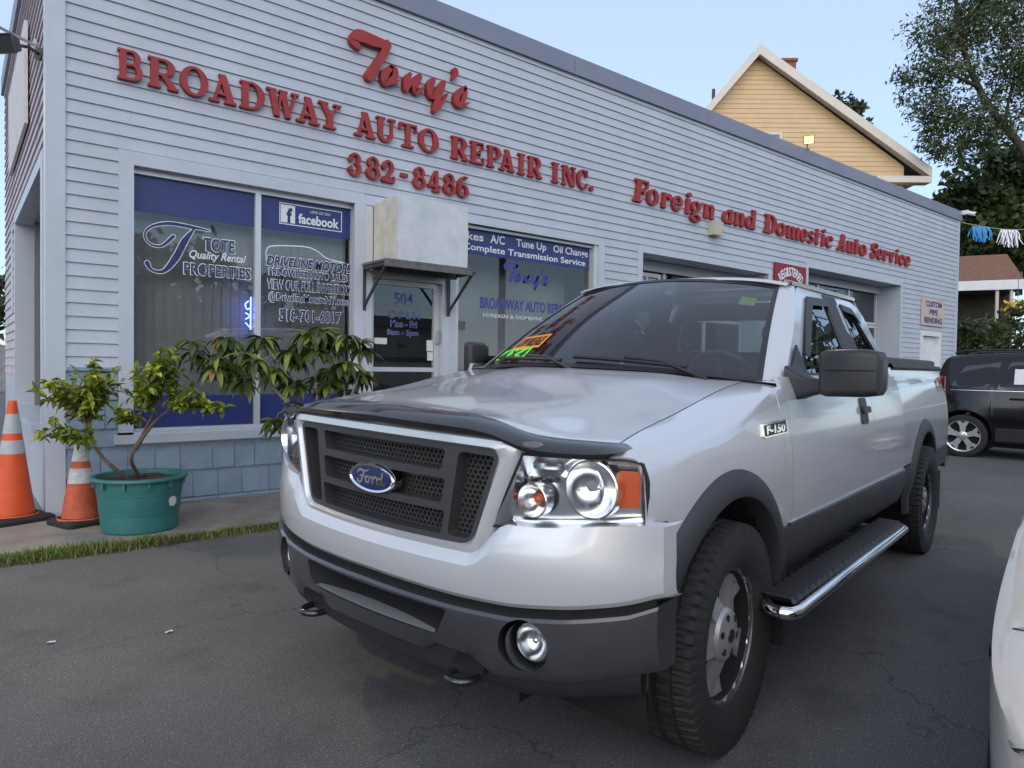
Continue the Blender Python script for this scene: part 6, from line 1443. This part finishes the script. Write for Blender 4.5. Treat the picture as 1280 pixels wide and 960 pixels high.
# ---- pennant line with tassels
mat('foil_blue', (.02, .22, .50), .35, metal=.2); mat('foil_silver', (.55, .56, .62), .3, metal=.4); mat('cord', (.45, .44, .30), .6)
pl0 = Vector((20.49, -.02, 5.32)); pl1 = at(1330, 281, 17.5)
wirep = [pl0.lerp(pl1, k/16)-Vector((0, 0, .16*math.sin(pi*k/16))) for k in range(17)]
ct = thing('pennant_cord', 'thin pale cord strung from the shop corner to the right with tassels on it', 'cord', tuple(pl0)); mb = MB(); mb.tube(wirep, .008, 5); mb.build('cord', M['cord'], ct)
def tassel(label, u, m, seed, hh):
    a = min(range(200), key=lambda k: abs(((lambda q: 640+870*((q-CPOS).dot(CR_))/((q-CPOS).dot(CF)))(pl0.lerp(pl1, k/200)))-u)); p = pl0.lerp(pl1, a/200)-Vector((0, 0, .16*math.sin(pi*a/200)))
    t = thing('tassel', label, 'tassel', tuple(p)); rnd = random.Random(seed); mb = MB(); along = (pl1-pl0).normalized()
    for k in range(46):
        q = p+along*rnd.uniform(-.22, .14); e = q+Vector((0, 0, -hh*rnd.uniform(.5, 1)))+along*rnd.uniform(-.10, .12)+Vector((rnd.uniform(-.08, .08), rnd.uniform(-.08, .08), 0)); m_ = q.lerp(e, .5)+Vector((rnd.uniform(-.03, .03), rnd.uniform(-.03, .03), 0)); s2 = along*.014
        mb.grid([[q-s2, q+s2], [m_-s2, m_+s2], [e-s2*.6, e+s2*.6]])
    mb.build('tassel_strips', m, t, clean=False)
tassel('bright blue foil tassel hanging from the pennant cord', 1228, M['foil_blue'], 1, .42); tassel('silver white foil tassel hanging from the pennant cord', 1264, M['foil_silver'], 2, .46)
# ---- far left beyond the corner
D7 = 46
tree('distant_tree', 'dark tree in the distance left of the shop', 'tree', gz(-30, D7), [gz(-30, D7), T_(-30, 420, D7), T_(-30, 370, D7)], [], [(T_(-10, 370, D7), 1.8, 1.8), (T_(-45, 360, D7), 3.0, 3), (T_(-5, 400, D7), 1.5, 1.6), (T_(-50, 410, D7), 3, 2.4)], M['far_leaf'], .5, 1600, 71, 0, asp=.7)
fq = at(-30, 440, 30); fc = thing('board_fence', 'grey board fence in the distance left of the shop', 'fence', (fq.x, fq.y, 0)); mb = MB()
fdir = CR_.copy(); fdir.z = 0; fdir.normalize()
for k in range(40): a = fq+fdir*(-4+k*.15); b = fq+fdir*(-4+k*.15+.14); mb.add([(a.x, a.y, 0), (b.x, b.y, 0), (b.x, b.y, 2.0), (a.x, a.y, 2.0), (a.x+.02, a.y+.03, 0), (b.x+.02, b.y+.03, 0), (b.x+.02, b.y+.03, 2.0), (a.x+.02, a.y+.03, 2.0)], [(0, 1, 2, 3), (7, 6, 5, 4), (3, 2, 6, 7), (0, 3, 7, 4), (1, 5, 6, 2)])
mb.build('boards', mat('fence_grey', (.22, .22, .23), .8, var=.15, scale=4), fc)
# ---- across the street, seen only in the glass and the paint
mat('far_wall', (.34, .33, .31), .8, var=.08, scale=.6); mat('far_roof', (.10, .09, .09), .8)
ob = thing('street_building', 'long low building across the street reflected in the shop windows', 'building', (14, -38, 0))
mb = MB(); mb.box((-6, -46, 0), (30, -38, 4.2)); mb.build('wall', M['far_wall'], ob); mb = MB(); mb.box((-7, -47, 4.2), (31, -37.4, 4.9)); mb.build('roof', M['far_roof'], ob)
mb = MB()
for k in range(8): mb.box((-4+4.2*k, -37.99, 1.0), (-1.6+4.2*k, -37.95, 3.2))
mb.build('windows', M['car_glass'], ob)
tl_ = [(-14, -30, 8, 4.2), (-5, -34, 9, 4.5), (44, -24, 9, 4.5), (-24, -22, 9, 4.6), (52, -12, 9, 4.6), (-34, -8, 10, 5), (8, -48, 12, 5.5), (-38, 10, 10, 5), (36, -5, 12, 6), (44, 2, 11, 5), (10, -35, 8.5, 4), (4, -36, 8, 4), (17, -36.5, 7.5, 3.5)]
for i, (x, y, h, r) in enumerate(tl_):
    tree('street_tree', 'broad green tree across the street, reflected in glass and paint', 'tree', (x, y, 0), [(x, y, 0), (x+.2, y, h*.4), (x, y+.2, h*.7)], [[(x, y, h*.4), (x+r*.5, y, h*.7)], [(x, y, h*.4), (x-r*.5, y, h*.7)]], [((x, y, h*.62), r*.8, r*.7), ((x+r*.5, y, h*.5), r*.55, r*.5), ((x-r*.5, y+1, h*.52), r*.6, r*.5), ((x, y-1, h*.85), r*.5, r*.45)], M['far_leaf'], .75, 900, 90+i, 0, 'trees across the street', .7, .28)
pole = thing('utility_pole', 'wooden utility pole with crossarm across the street, reflected in the second window', 'utility pole', (17.2, -15, 0)); mb = MB(); mb.tube([(17.2, -15, 0), (17.2, -15, 10)], [.16, .12], 12); mb.build('pole', M['tree_bark'], pole, 40); mb = MB(); mb.box((16.1, -15.2, 9.0), (18.3, -15.1, 9.12)); mb.build('crossarm', M['tree_bark'], pole)
for z, dy in ((9.15, 0), (8.2, .3), (7.0, .2)):
    mb = MB(); mb.tube([Vector((17.2-40, -15+dy, z)).lerp(Vector((17.2+40, -15+dy, z)), k/30)-Vector((0, 0, .9*(1-abs(k/15-1))**1.0*abs(math.sin(pi*k/15)))) for k in range(31)], .014, 5); mb.build('wire', M['dark'], pole)
